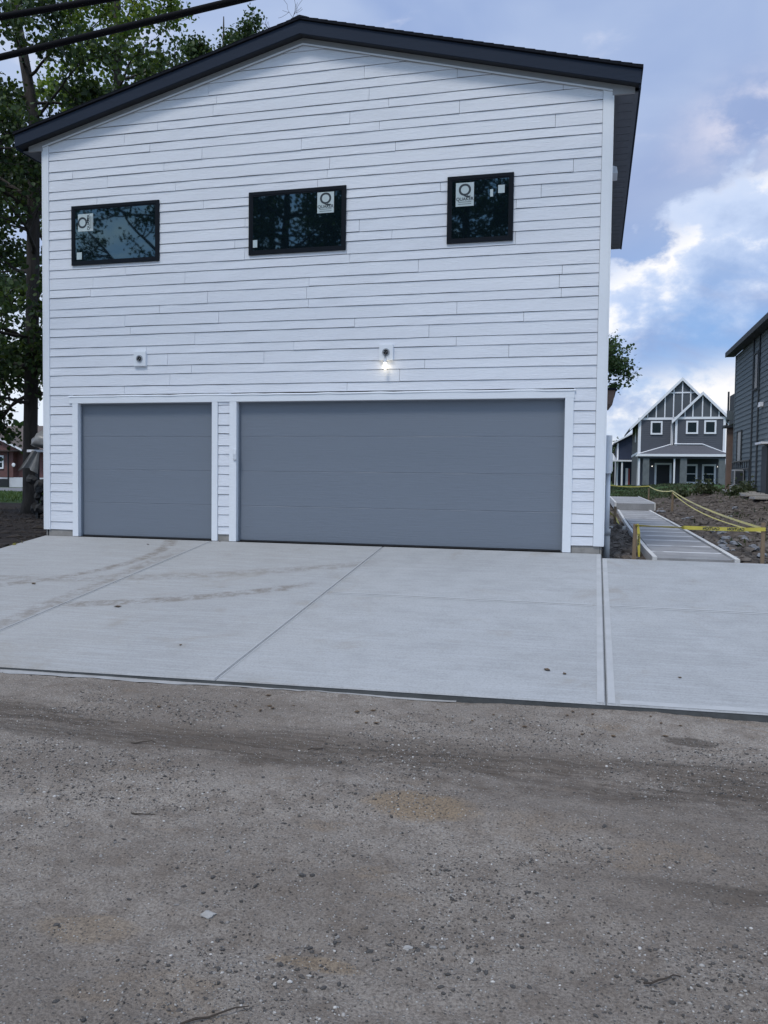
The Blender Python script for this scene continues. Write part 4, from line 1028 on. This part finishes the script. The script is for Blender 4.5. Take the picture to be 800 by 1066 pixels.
def ribbon(pts, wd, twist=None, label='', tail=None, texts=()):
    """tape along 3-D points; twist = list of angles; width mostly vertical"""
    r = root('barrier_tape', pts[0], label, 'tape', tpg)
    pts = [Vector(p) for p in pts]; n_ = len(pts); twist = twist or [0]*n_
    N = 48; vs = []
    for i in range(N+1):
        u = i/N*(n_-1); k = min(int(u), n_-2); f_ = u-k; p = pts[k].lerp(pts[k+1], f_); tw = twist[k]*(1-f_)+twist[k+1]*f_
        d = (pts[k+1]-pts[k]).normalized(); upv = Vector((0, 0, 1)) if abs(d.z) < 0.9 else Vector((1, 0, 0))
        s_ = d.cross(upv).normalized(); u2 = s_.cross(d)
        q = (u2*math.cos(tw) + s_*math.sin(tw))*wd/2
        e_ = s_*math.cos(tw) - u2*math.sin(tw)
        for a in (1, -1):
            for b_ in (1, -1): vs.append(p + q*a + e_*0.0008*b_)
    fs = []
    for i in range(N):
        a = 4*i; b_ = a+4
        fs += [(a, b_, b_+2, a+2), (a+1, a+3, b_+3, b_+1), (a, a+1, b_+1, b_), (a+2, b_+2, b_+3, a+3)]
    m_ = MB(); m_.add(vs, fs); o = m_.build('strip', TAPE, r)
    for (s_, size, c_, ux, uz) in texts:
        text_mesh(s_, size, INK, 'lettering', o, c_, ux, uz, mirror=True, thick=0.0018)
    return r
zt_ = 0.385
ribbon([(2.55, 0.155, zt_+0.005), (2.80, 0.15, zt_), (3.02, 0.15, zt_-0.004), (3.14, 0.15, zt_-0.006), (3.20, 0.15, zt_-0.006), (3.6, 0.15, zt_-0.012), (3.95, 0.15, zt_-0.012), (4.20, 0.10, zt_)],
       0.050, [1.0, 1.25, 1.1, 1.25, 0.0, 0.0, 0.05, 0.0], 'yellow caution tape stretched between the two nearest stakes',
       texts=[('CAUTION', 0.047, (3.53, 0.146, zt_-0.011), (1, 0, 0), (0, 0, 1)), ('CAUTION', 0.047, (3.84, 0.146, zt_-0.012), (1, 0, 0), (0, 0, 1))])
ribbon([(2.585, 0.148, zt_+0.03), (2.60, 0.145, 0.28), (2.605, 0.145, 0.12), (2.61, 0.14, -0.04)], 0.036, [0.9, 0.1, 0.35, 0.9], 'yellow tape end hanging straight down the short stake by the garage',
       texts=[('CAUTION', 0.034, (2.604, 0.1415, 0.20), (0, 0, 1), (-1, 0, 0))])
def sag(a, b_, s_, n_=9):
    a = Vector(a); b_ = Vector(b_)
    return [tuple(a.lerp(b_, k/n_) + Vector((0, 0, -s_*4*(k/n_)*(1-k/n_)))) for k in range(n_+1)]
ribbon(sag((4.18, 0.16, 0.39), (4.50, 16.98, 0.66), 0.09), 0.032, [0.2, 0.5, 0.3, 0.7, 0.4, 0.2, 0.6, 0.4, 0.3, 0.2], 'upper strand of yellow tape running from the right stake up the lot')
ribbon(sag((4.17, 0.18, 0.34), (4.51, 17.0, 0.60), 0.16), 0.030, [1.2, 1.0, 1.3, 1.1, 1.2, 1.0, 1.3, 1.2, 1.1, 1.0], 'lower twisted strand of pale yellow tape running up the lot')
ribbon(sag((4.50, 17.0, 0.66), (4.47, 28.5, 0.72), 0.10), 0.035, [0.3, 0.5, 0.2, 0.4, 0.3, 0.6, 0.2, 0.3, 0.4, 0.2], 'yellow tape between the two farther stakes right of the walkway')
ribbon(sag((4.47, 28.5, 0.72), (2.3, 34.0, 0.80), 0.10), 0.04, None, 'far yellow tape crossing behind the raised walkway landing')
ribbon([(2.2, 11.5, 0.19), (2.42, 10.2, 0.15), (2.53, 8.97, 0.10), (2.57, 8.6, -0.02), (2.62, 8.3, -0.08)], 0.08, [0.4, 0.2, 0.6, 0.9, 0.4], 'drooping yellow tape draped over the small stake left of the walkway')

# ------------------------------------------------------------------ overhead cables
cg = 'black overhead cables above the left roof'
def cable(p0, p1, r, ext, label):
    a = Vector(p0); b_ = Vector(p1); d = (b_-a).normalized(); A = a - d*ext; B = b_ + d*ext; L = (B-A).length
    pts = []
    for k in range(41):
        u = k/40; pts.append(A.lerp(B, u) + Vector((0, 0, (u-0.5)**2*0.0)))
    m_ = MB().tube(pts, r, 8)
    hel = [p + Vector((0, r*0.8*math.cos(i*9), r*0.8*math.sin(i*9))) for i, p in enumerate(pts)]
    o = m_.build('cable', CABLE, None, smooth=True); tag(o, label, 'cable', cg); return o
cable((-5.85, -2.0, 7.10), (-4.58, -1.9, 7.19), 0.043, 30, 'black overhead cable crossing the top left corner, upper of the two')
cable((-5.856, -2.0, 6.575), (-1.94, -2.2, 6.80), 0.043, 30, 'black overhead cable crossing in front of the trees, lower of the two')

# ------------------------------------------------------------------ trees
def leaf_block(pts, size, rng, droop=0.4, name='crown', m=None, parent=None):
    """many folded five-lobed leaves around given points"""
    n_ = len(pts); P_ = np.asarray(pts, float)
    base = np.array([(0, 0, 0), (0.42, 0.30, 0.06), (0.30, 0.72, 0.03), (0, 1.0, -0.10), (-0.30, 0.72, 0.03), (-0.42, 0.30, 0.06)])
    s_ = size*rng.uniform(0.65, 1.25, n_)
    d = rng.normal(size=(n_, 3)); d[:, 2] -= droop; d /= np.linalg.norm(d, axis=1)[:, None]
    a = rng.normal(size=(n_, 3)); a[:, 2] += 0.6; u = np.cross(d, a); u /= np.linalg.norm(u, axis=1)[:, None] + 1e-9; w_ = np.cross(u, d)
    V = P_[:, None, :] + s_[:, None, None]*(base[None, :, 0, None]*u[:, None, :] + base[None, :, 1, None]*d[:, None, :] + base[None, :, 2, None]*w_[:, None, :])
    idx = (np.arange(n_)*6)[:, None]
    FA = np.concatenate([idx + np.array([0, 1, 2, 3]), idx + np.array([0, 3, 4, 5])], 0)
    return raw_mesh(name, V.reshape(-1, 3), FA, m, parent)
def grow(rnd, p, d, L, r, lev, out, tips, up=0.12, wig=0.25, nchild=(3, 5)):
    """one branch, recursively; out = list of (points, radii); tips = leaf points"""
    n_ = 6; pts = [Vector(p)]; d = Vector(d).normalized()
    for i in range(n_):
        d = (d + Vector((rnd.gauss(0, wig), rnd.gauss(0, wig), rnd.gauss(0, wig)+up))*0.5).normalized()
        pts.append(pts[-1] + d*L/n_)
    out.append((pts, [r*(1-0.75*i/n_) for i in range(n_+1)]))
    if lev == 0:
        tips.append(pts); return
    for k in range(rnd.randint(*nchild)):
        u = rnd.uniform(0.25, 1.0); i = min(int(u*n_), n_-1); q = pts[i].lerp(pts[i+1], u*n_-i)
        side = Vector((rnd.gauss(0, 1), rnd.gauss(0, 1), rnd.gauss(0, 0.55))).normalized()
        grow(rnd, q, (d*0.55 + side*0.8), L*rnd.uniform(0.42, 0.62), r*0.45, lev-1, out, tips, up, wig, nchild)
    tips.append(pts[-3:])
def tree(seed, name, trunk, rads, branches, leafm, leaf, per_tip, spread, label, group=None, bark=None, cat='tree', lev=2, up=0.10, nchild=(3, 5), wig=0.25, droop=0.4, keep=None):
    """trunk: points; branches: list of (height fraction range, count, length range, radius)"""
    rnd = random.Random(seed); rng = np.random.default_rng(seed)
    r = root(name, (trunk[0][0], trunk[0][1], trunk[0][2]), label, cat, group)
    out = []; tips = []; T_ = [Vector(p) for p in trunk]
    for (z0, z1, cnt, l0, l1, br, upk) in branches:
        for k in range(cnt):
            z = rnd.uniform(z0, z1); i = 0
            while i < len(T_)-2 and T_[i+1].z < z: i += 1
            f_ = (z-T_[i].z)/max(1e-6, T_[i+1].z-T_[i].z); q = T_[i].lerp(T_[i+1], min(1, max(0, f_)))
            an = rnd.uniform(0, 2*math.pi) if k else rnd.uniform(0, 6.28); an = (k*2.399 + rnd.uniform(-0.5, 0.5))
            dv = Vector((math.cos(an), math.sin(an), upk + rnd.uniform(-0.2, 0.2)))
            grow(rnd, q, dv, rnd.uniform(l0, l1), br, lev, out, tips, up, wig, nchild)
    m_ = MB(); m_.tube(trunk, rads, 12)
    for pts, rr in out: m_.tube(pts, [max(0.006, x) for x in rr], 5, False)
    m_.build('trunk', bark or BARK, r, smooth=True)
    pts = []
    for tp in tips:
        for k in range(per_tip):
            j = rnd.uniform(0, len(tp)-1.001); i = int(j); q = tp[i].lerp(tp[i+1], j-i)
            pts.append((q.x+rnd.gauss(0, spread), q.y+rnd.gauss(0, spread), q.z+rnd.gauss(0, spread*0.8)))
    if leafm is not None: leaf_block(pts, leaf, rng, droop, 'crown', leafm, r)
    return r, len(pts)
tg_ = 'trees behind the garage on the left'
g0 = hz(-13.06, 8)
NL = {}
_, NL['a'] = tree(21, 'maple_tree', [(-13.05, 8, g0-0.2), (-13.06, 8, g0+0.35), (-13.05, 8, 2.1), (-12.95, 8, 6.0), (-12.86, 8, 10.5), (-13.12, 8, 11.9), (-13.40, 8, 13.25), (-13.75, 8, 15.2), (-13.9, 8.1, 17.5)],
     [0.36, 0.21, 0.185, 0.17, 0.15, 0.135, 0.12, 0.09, 0.03],
     [(2.9, 5.0, 11, 2.2, 3.2, 0.06, -0.12), (4.5, 10.0, 17, 2.4, 3.6, 0.07, 0.15), (10.2, 12.4, 6, 1.6, 2.6, 0.05, 0.1), (13.6, 17.2, 7, 1.8, 3.0, 0.05, 0.4)],
     LEAF_DK, 0.135, 31, 0.20, 'tall dark leaning maple at the far left, its trunk rising from the mulch', tg_, BARK)
_, NL['b'] = tree(33, 'maple_tree', [(-14.1, 14, -0.2), (-14.12, 14, 6), (-14.1, 14, 14.2), (-14.1, 14, 17.1), (-14.0, 14, 21)],
     [0.26, 0.2, 0.13, 0.11, 0.03],
     [(7.0, 13.5, 12, 2.0, 3.0, 0.05, 0.1), (13.5, 20.5, 17, 1.7, 2.7, 0.045, 0.15)],
     LEAF_YG, 0.14, 28, 0.19, 'yellow green tree with a thin straight trunk above the left roof slope', tg_, BARK)
_, NL['c'] = tree(45, 'maple_tree', [(-13.0, 20, -0.2), (-13.05, 20, 10), (-13.0, 20, 18.2), (-13.0, 20, 19.6)],
     [0.24, 0.18, 0.06, 0.02], [(14.5, 19.3, 15, 1.0, 1.9, 0.035, 0.25)], LEAF_MD, 0.135, 26, 0.18, 'mid green tree top showing between the lit tree and the roof peak', tg_, BARK)
tree(51, 'bare_tree', [(-10.7, 20.5, -0.2), (-10.75, 20.5, 12), (-10.7, 20.5, 17.6), (-10.65, 20.5, 19.3)],
     [0.16, 0.11, 0.035, 0.012], [(15.5, 18.8, 13, 0.8, 1.7, 0.016, 0.8)], None, 0.1, 0, 0.1, 'thin leafless tree top poking up just left of the roof peak', tg_, TWIG, lev=2, up=0.2, nchild=(2, 3))
_, NL['d'] = tree(62, 'maple_tree', [(-19.0, 13, -0.2), (-19.0, 13, 3), (-18.8, 13, 8), (-18.7, 13, 12.5)],
     [0.3, 0.22, 0.15, 0.04], [(3.6, 12.3, 22, 2.0, 3.4, 0.06, 0.15)], LEAF_DK, 0.15, 24, 0.22, 'dark tree filling the left edge behind the leaning maple', tg_, BARKD)
_, NL['e'] = tree(71, 'maple_tree', [(0.6, 45, -0.2), (0.6, 45, 4), (0.7, 45, 7), (0.7, 45, 9.8)],
     [0.3, 0.24, 0.16, 0.04], [(6.2, 9.5, 18, 2.2, 3.1, 0.06, 0.16)], LEAF_MD, 0.19, 21, 0.24, 'leafy tree spreading out from behind the right corner of the garage', None, BARKD)
_, NL['f'] = tree(82, 'maple_tree', [(4.4, 98, -0.2), (4.4, 98, 2), (4.4, 98, 4.6)], [0.2, 0.15, 0.04],
     [(2.0, 4.5, 12, 1.2, 2.2, 0.05, 0.4)], LEAF_MD, 0.36, 6, 0.25, 'small distant tree above the canopy, left of the navy house', None, BARKD)
# trees across the alley, behind the viewer, that the upstairs windows mirror
bg_ = 'trees across the alley mirrored in the windows'
for i, (x, y, h, lean, per, lab) in enumerate(((-22.5, -26, 17, 5.0, 15, 'sparse leaning tree across the alley mirrored in the left window'),
        (-12.5, -25, 17, 0.5, 40, 'dense tree across the alley mirrored in the middle window'), (-3.5, -25, 17, -0.3, 40, 'dense tree across the alley mirrored in the right window'),
        (-15, -31, 18, -0.4, 36, 'second dense tree further across the alley behind the middle one'), (-7, -31, 18, 0.3, 36, 'second dense tree further across the alley behind the right one'), (-33, -36, 15, 0.0, 14, 'bushy tree far across the alley at the left'), (8, -28, 15, 0.4, 14, 'bushy tree across the alley at the right'))):
    _, NL['r%d' % i] = tree(100+i, 'maple_tree', [(x, y, -0.9), (x+lean*0.1, y, 4), (x+lean*0.45, y, 9), (x+lean*0.8, y, h*0.8), (x+lean, y, h)],
         [0.4, 0.32, 0.24, 0.14, 0.04], [(4.0, h*0.97, 24 if per > 9 else 18, 2.6, 4.6, 0.09, 0.2)], LEAF_DK, 0.17, per, 0.24, lab, bg_, BARKD)
# far tree lines, read as one mass each
def tree_mass(name, x0, x1, y, h, cnt, seed, label):
    rng = np.random.default_rng(seed); xs_ = rng.uniform(x0, x1, cnt); yz = y + rng.uniform(-3, 3, cnt)
    top = h*(0.65+0.5*(fbm(xs_*0.12, xs_*0+seed, 3)+0.3)); zz = rng.random(cnt)**0.7*top
    o = leaf_block(np.stack([xs_, yz, zz], 1), 0.9, rng, 0.2, name, LEAF_DK, None)
    tag(o, label, 'tree line', None, 'stuff')
tree_mass('tree_line', -110, -35, 75, 6.5, 5200, 5, 'distant dark tree line along the left horizon')
tree_mass('tree_line', 2, 60, 120, 4.0, 4200, 6, 'distant dark tree line along the right horizon')

# ------------------------------------------------------------------ plastic-wrapped rack by the left wall
tw = root('covered_rack', (-11.2, 6, -0.1), 'dark rack draped in grey plastic sheeting beside the left maple', 'covered rack')
for x, y in ((-11.33, 6.0), (-10.9, 6.05), (-11.3, 6.5), (-10.9, 6.5)): MB().box(x-0.035, x+0.035, y-0.035, y+0.035, -0.2, 1.62).build('post', BLACKM, tw)
rs = random.Random(5); cv = MB()
vs, fs = ICO[2]; pts = []
for v in vs:
    k = 1 + rs.uniform(-0.09, 0.09); pts.append((-11.12+v[0]*0.40*k, 6.2+v[1]*0.45*k, 1.72+(v[2]*0.36 if v[2] > 0 else v[2]*0.12)*k))
cv.add(pts, fs); cv.build('plastic_cover', TARP, tw, smooth=True)
fl_ = MB(); n_ = 10; ring0 = []; ring1 = []
for k in range(n_+1):
    a = k/n_; ring0.append((-11.42+0.22*a, 5.93-0.05*math.sin(a*9), 1.56-0.04*a)); ring1.append((-11.80+0.52*a, 5.88+0.06*math.sin(a*14), 1.05+0.12*math.sin(a*3.0)-0.08*a))
vs = [(p[0], p[1]-0.004, p[2]) for p in ring0+ring1] + [(p[0], p[1]+0.004, p[2]) for p in ring0+ring1]
h2 = 2*(n_+1); fs = []
for k in range(n_): fs += [(k, n_+1+k, n_+2+k, k+1), (h2+k, h2+k+1, h2+n_+2+k, h2+n_+1+k)]
fl_.add(vs, fs); fl_.build('hanging_flap', TARP, tw, smooth=True)
MB().box(-11.6, -10.8, 5.96, 6.02, 1.52, 1.58).build('cross_bar', FH_TRIM, tw)
db = MB(); rs = random.Random(8)
for k in range(26): db.blob((-11.1+rs.gauss(0, 0.16), 6.1+rs.gauss(0, 0.18), rs.uniform(0.0, 0.95)), (rs.uniform(0.08, 0.16),)*3, 0.3, rs)
db.build('stacked_bundle', DEBRIS, tw)

# ------------------------------------------------------------------ ground cover, weeds, litter
def blades(name, pts, h, wd, m, label, cat, seed):
    rng = np.random.default_rng(seed); n_ = len(pts); P_ = np.array(pts, float)
    an = rng.uniform(0, 6.28, n_); ln = rng.normal(0, 0.35, (n_, 2)); hh_ = h*rng.uniform(0.5, 1.3, n_); ww = wd*rng.uniform(0.6, 1.3, n_)
    ux = np.stack([np.cos(an), np.sin(an), an*0], 1); tip = np.stack([ln[:, 0]*hh_, ln[:, 1]*hh_, hh_], 1)
    V = np.stack([P_-ux*ww[:, None], P_+ux*ww[:, None], P_+tip*0.6+ux*ww[:, None]*0.8, P_+tip*0.6-ux*ww[:, None]*0.8, P_+tip*1.0+ux*ww[:, None]*0.1, P_+tip*1.0-ux*ww[:, None]*0.1], 1).reshape(-1, 3)
    i = (np.arange(n_)*6)[:, None]; FA = np.concatenate([i+np.array([0, 1, 2, 3]), i+np.array([3, 2, 4, 5])], 0)
    o = raw_mesh(name, V, FA, m); tag(o, label, cat, None, 'stuff'); return o
rs = np.random.default_rng(3)
X = rs.uniform(-34, -15, 9000); Y = rs.uniform(14.8, 28.5, 9000); Z = hgt(X, Y)-0.01
blades('grass', np.stack([X, Y, Z], 1), 0.10, 0.02, GRASSM, 'green lawn between the left maple and the road', 'grass', 4)
X = rs.uniform(2.2, 9.4, 6500); Y = rs.uniform(29.8, 56, 6500); k = (fbm(X*0.6, Y*0.35, 3) > -0.15); X, Y = X[k], Y[k]
blades('grass', np.stack([X, Y, hgt(X, Y)-0.01], 1), 0.12, 0.03, WEEDM, 'rough green weeds on the ground before the far house', 'grass', 5)
X = rs.uniform(4.3, 8.0, 2200); Y = rs.uniform(3, 30, 2200); k = (fbm(X*0.9, Y*0.5, 3) > 0.12); X, Y = X[k], Y[k]
blades('weeds', np.stack([X, Y, hgt(X, Y)-0.01], 1), 0.11, 0.018, WEEDM, 'scattered small weeds on the lumpy soil right of the walkway', 'weeds', 6)
# bushy weed clumps that one can tell apart
wg = 'bushy weeds on the soil'
for x, y, s_, lab in ((6.55, 25.5, 0.55, 'large bushy green weed in front of the slate house corner'), (7.35, 22.6, 0.35, 'low weed clump beside the pale planks'), (8.0, 24.6, 0.45, 'bushy weed between condenser and side door'), (5.75, 27.5, 0.42, 'bushy weed growing before the far porch')):
    rnd = random.Random(int(x*100)); z = hz(x, y); r = root('weed_bush', (x, y, z), lab, 'weed', wg)
    pts = [(x+rnd.gauss(0, s_*0.5), y+rnd.gauss(0, s_*0.5), z+abs(rnd.gauss(0, s_*0.5))) for _ in range(520)]
    leaf_block(pts, 0.10, np.random.default_rng(int(y*10)), -0.2, 'leaves', WEEDM, r)
    st = MB()
    for k in range(9): st.tube([(x+rnd.gauss(0, 0.06), y+rnd.gauss(0, 0.06), z-0.02), (x+rnd.gauss(0, s_*0.5), y+rnd.gauss(0, s_*0.5), z+s_*rnd.uniform(0.6, 1.2))], [0.008, 0.003], 5)
    st.build('stems', TWIG, r)
# yellow-green leaves lying along the driveway's left edge
rnd = random.Random(77); pts = []
for k in range(240):
    y = rnd.uniform(-3.6, -0.05); x = -6.80 + rnd.gauss(0, 0.09); pts.append((x, y, max(dz_(y) if x > -6.66 else -9, hz(x, y))+0.02))
o = leaf_block(pts, 0.055, np.random.default_rng(9), 0.1, 'leaf_litter', leaf_mat('yellow_leaf_litter', [(0.10, 0.10, 0.02), (0.19, 0.17, 0.03), (0.08, 0.06, 0.03)], 0.2)); tag(o, 'yellow green leaf litter along the left edge of the driveway', 'leaf litter', None, 'stuff')
rnd = random.Random(15); ml = MB()
for k in range(2600):
    x = rnd.uniform(-16, -6.85); y = rnd.uniform(-1.2, 14); s_ = min(0.12, rnd.lognormvariate(-3.5, 0.5)); z = hz(x, y)
    ml.blob((x, y, z+s_*0.1), (s_*rnd.uniform(0.6, 1.8), s_, s_*0.5), 0.3, rnd, 0)
o = ml.build('mulch', mat('dark_mulch', (0.035, 0.026, 0.020), 0.95, 0.8, 9, (0.012, 0.010, 0.009))); tag(o, 'dark bark mulch and clods round the left maple', 'mulch', None, 'stuff')
# soil clods and rubble right of the walkway
rnd = random.Random(12)
cl_ = MB()
for k in range(5200):
    if rnd.random() < 0.8: x = rnd.uniform(4.0, 8.0); y = rnd.uniform(0.5, 24)
    else: x = rnd.uniform(2.15, 2.75); y = rnd.uniform(0.4, 18)
    s_ = min(0.13, rnd.lognormvariate(-3.5, 0.55)); z = hz(x, y)
    cl_.blob((x, y, z+s_*0.15), (s_, s_*rnd.uniform(0.7, 1.2), s_*0.6), 0.28, rnd, 0)
o = cl_.build('soil_clods', CLOD); tag(o, 'brown soil clods and mulch strewn beside the walkway', 'soil', None, 'stuff')
rg = 'broken grey rubble on the soil'
for k in range(70):
    x = rnd.uniform(4.0, 6.4); y = rnd.gauss(4.5, 1.6) if k < 52 else rnd.uniform(10, 20)
    y = max(1.3, y); s_ = rnd.uniform(0.03, 0.095); z = hz(x, y)
    o = MB().blob((0, 0, 0), (s_, s_*rnd.uniform(0.7, 1.3), s_*0.55), 0.38, rnd, 1).build('rubble', RUBB); o.location = (x, y, z+s_*0.25)
    o['kind'] = 'thing'; tag(o, 'bluish grey chunk of rubble on the soil behind the near tape', 'rubble', rg)

# ------------------------------------------------------------------ gravel on the alley
rnd = np.random.default_rng(41)
def stones(n_, smin, smax, seed, name, label, dens):
    rg_ = np.random.default_rng(seed); X = rg_.uniform(-5.5, 6.5, n_*3); Y = -5.62 - rg_.uniform(0, 1, n_*3)**1.0*4.4
    k = (fbm(X*1.2+4, Y*1.6, 4)*3.2 + 0.30) > rg_.random(n_*3)*dens; X = X[k][:n_]; Y = Y[k][:n_]; n2 = len(X)
    s_ = smin*(smax/smin)**(rg_.random(n2)**2.6); Z = alley_h(X, Y)
    bv = np.array([list(v) for v in ICO[0][0]]); bf = np.array(ICO[0][1])
    sc = np.stack([s_*rg_.uniform(0.8, 1.5, n2), s_*rg_.uniform(0.7, 1.1, n2), s_*rg_.uniform(0.45, 0.8, n2)], 1)
    an = rg_.uniform(0, 6.28, n2); V = bv[None]*sc[:, None, :]*rg_.uniform(0.75, 1.2, (n2, 12, 1))
    ca, sa = np.cos(an)[:, None], np.sin(an)[:, None]
    V = np.stack([V[..., 0]*ca - V[..., 1]*sa, V[..., 0]*sa + V[..., 1]*ca, V[..., 2]], -1) + np.stack([X, Y, Z+sc[:, 2]*0.18], 1)[:, None, :]
    FA = (np.arange(n2)*12)[:, None, None] + bf[None]
    o = raw_mesh(name, V.reshape(-1, 3), FA.reshape(-1, 3), STONE); tag(o, label, 'gravel', None, 'stuff'); return o
stones(42000, 0.0022, 0.0085, 1, 'gravel', 'fine loose gravel and grit scattered over the dirt alley', 1.0)
stones(2600, 0.005, 0.012, 2, 'pebbles', 'larger loose pebbles scattered over the dirt alley', 1.1)
rp = random.Random(19); sg2 = 'loose stones on the alley'
def stone(x, y, s_, m, label):
    o = MB().blob((0, 0, 0), (s_*rp.uniform(1.0, 1.5), s_*rp.uniform(0.75, 1.0), s_*rp.uniform(0.42, 0.7)), 0.34, rp, 1).build('stone', m)
    o.location = (x, y, az_(x, y)+s_*0.12); o.rotation_euler = (0, 0, rp.uniform(0, 6.28)); tag(o, label, 'stone', sg2); return o
def alley_at(u, v):
    d = F*861.3 + R2*(u-400) - U2*(v-533); q = CAM + d*((-0.705-CAM.z)/d.z); return q.x, q.y
x, y = alley_at(217, 949); stone(x, y, 0.022, ST_LT, 'pale flat stone, the brightest on the alley, left of centre in the foreground')
x, y = alley_at(315, 911); stone(x, y, 0.015, ST_DK, 'single dark stone alone on the grey dirt ahead of the pale flat stone')
x, y = alley_at(425, 980); stone(x, y, 0.014, ST_LT, 'small whitish stone beside a dark pebble cluster in the foreground')
for k in range(130):
    cl_x, cl_y = rp.choice([(370, 970), (430, 985), (220, 930), (120, 870), (560, 930), (640, 870), (740, 900), (300, 850), (60, 960), (500, 1030), (250, 1000)])
    if k % 3: u, v = rp.gauss(cl_x, 24), rp.gauss(cl_y, 9)
    else: u, v = rp.uniform(0, 800), rp.uniform(765, 1060)
    v = min(1075, max(755, v)); x, y = alley_at(u, v)
    dk = rp.random() < 0.72
    stone(x, y, rp.uniform(0.0045, 0.0105), ST_DK if dk else ST_MD, 'small dark stone lying loose on the alley' if dk else 'small mid grey stone lying loose on the alley')
tgp = 'dry twigs on the alley'
for (u, v, L, lab) in ((150, 850, 0.14, 'thin dry twig on the alley near the left wheel track'), (225, 1052, 0.22, 'long dark twig at the bottom left of the alley'), (150, 775, 0.16, 'dry twig close to the slab edge at left'), (690, 1020, 0.15, 'dry twig on the alley at bottom right'), (330, 780, 0.12, 'short twig below the middle of the slab edge')):
    x, y = alley_at(u, v); z = az_(x, y)+0.008; an = rp.uniform(-0.7, 0.7); pts = []
    for k in range(6): pts.append((x+(k/5-0.5)*L*math.cos(an), y+(k/5-0.5)*L*math.sin(an)+rp.gauss(0, 0.006), z+abs(rp.gauss(0, 0.004))))
    o = MB().tube(pts, [0.0035, 0.004, 0.0035, 0.003, 0.0025, 0.0015], 6).build('twig', TWIG); tag(o, lab, 'twig', tgp)
lg = 'dead leaves on the ground'
def leafobj(x, y, z, s_, label):
    base = [(0, -0.5, 0.1), (0.3, -0.15, 0.0), (0.28, 0.2, 0.12), (0, 0.6, 0.02), (-0.28, 0.2, 0.15), (-0.3, -0.15, 0.05)]
    m_ = MB(); an = rp.uniform(0, 6.28); ca, sa = math.cos(an), math.sin(an)
    pts = [((a*ca-b_*sa)*s_, (a*sa+b_*ca)*s_, c_*s_) for a, b_, c_ in base]; low = [(a, b_, c_-0.002) for a, b_, c_ in pts]
    m_.add(pts+low, [(0, 1, 2, 3), (0, 3, 4, 5), (9, 8, 7, 6), (11, 10, 9, 6)] + [(i, 6+i, 6+(i+1) % 6, (i+1) % 6) for i in range(6)])
    o = m_.build('dead_leaf', DLEAF); o.location = (x, y, z); tag(o, label, 'leaf', lg); return o
def drive_at(u, v):
    d = F*861.3 + R2*(u-400) - U2*(v-533); tt_ = (SL*CAM.y-CAM.z)/(d.z-SL*d.y); q = CAM + d*tt_; return q.x, q.y
for u, v, s_, lab in ((570, 698, 0.07, 'curled brown leaf on the slab near its front edge, right of centre'), (588, 702, 0.045, 'small brown leaf just right of the curled leaf on the slab'), (123, 632, 0.085, 'dark leaf lying on the left slab'), (188, 672, 0.035, 'small dark leaf on the left middle of the slab'), (708, 706, 0.03, 'tiny dark leaf on the right slab'), (35, 608, 0.07, 'dark leaf by the left tyre track'), (154, 567, 0.05, 'dark leaf just before the small garage door'), (245, 557, 0.04, 'brown leaf fallen at the foot of the pier between the doors')):
    x, y = drive_at(u, v); leafobj(x, min(y, -0.06), dz_(min(y, -0.06))+0.006, s_, lab)
for k in range(26):
    u, v = rp.choice([(590, 742), (690, 760), (230, 712), (420, 725)]); u += rp.gauss(0, 60); v = 700+(u)*0.062+rp.uniform(8, 30); x, y = alley_at(u, v); y = min(y, fy(x)-0.02)
    leafobj(x, y, az_(x, y)+0.006, rp.uniform(0.02, 0.045), 'scrap of brown leaf lying on the dirt along the slab edge')
print('leaves', NL)
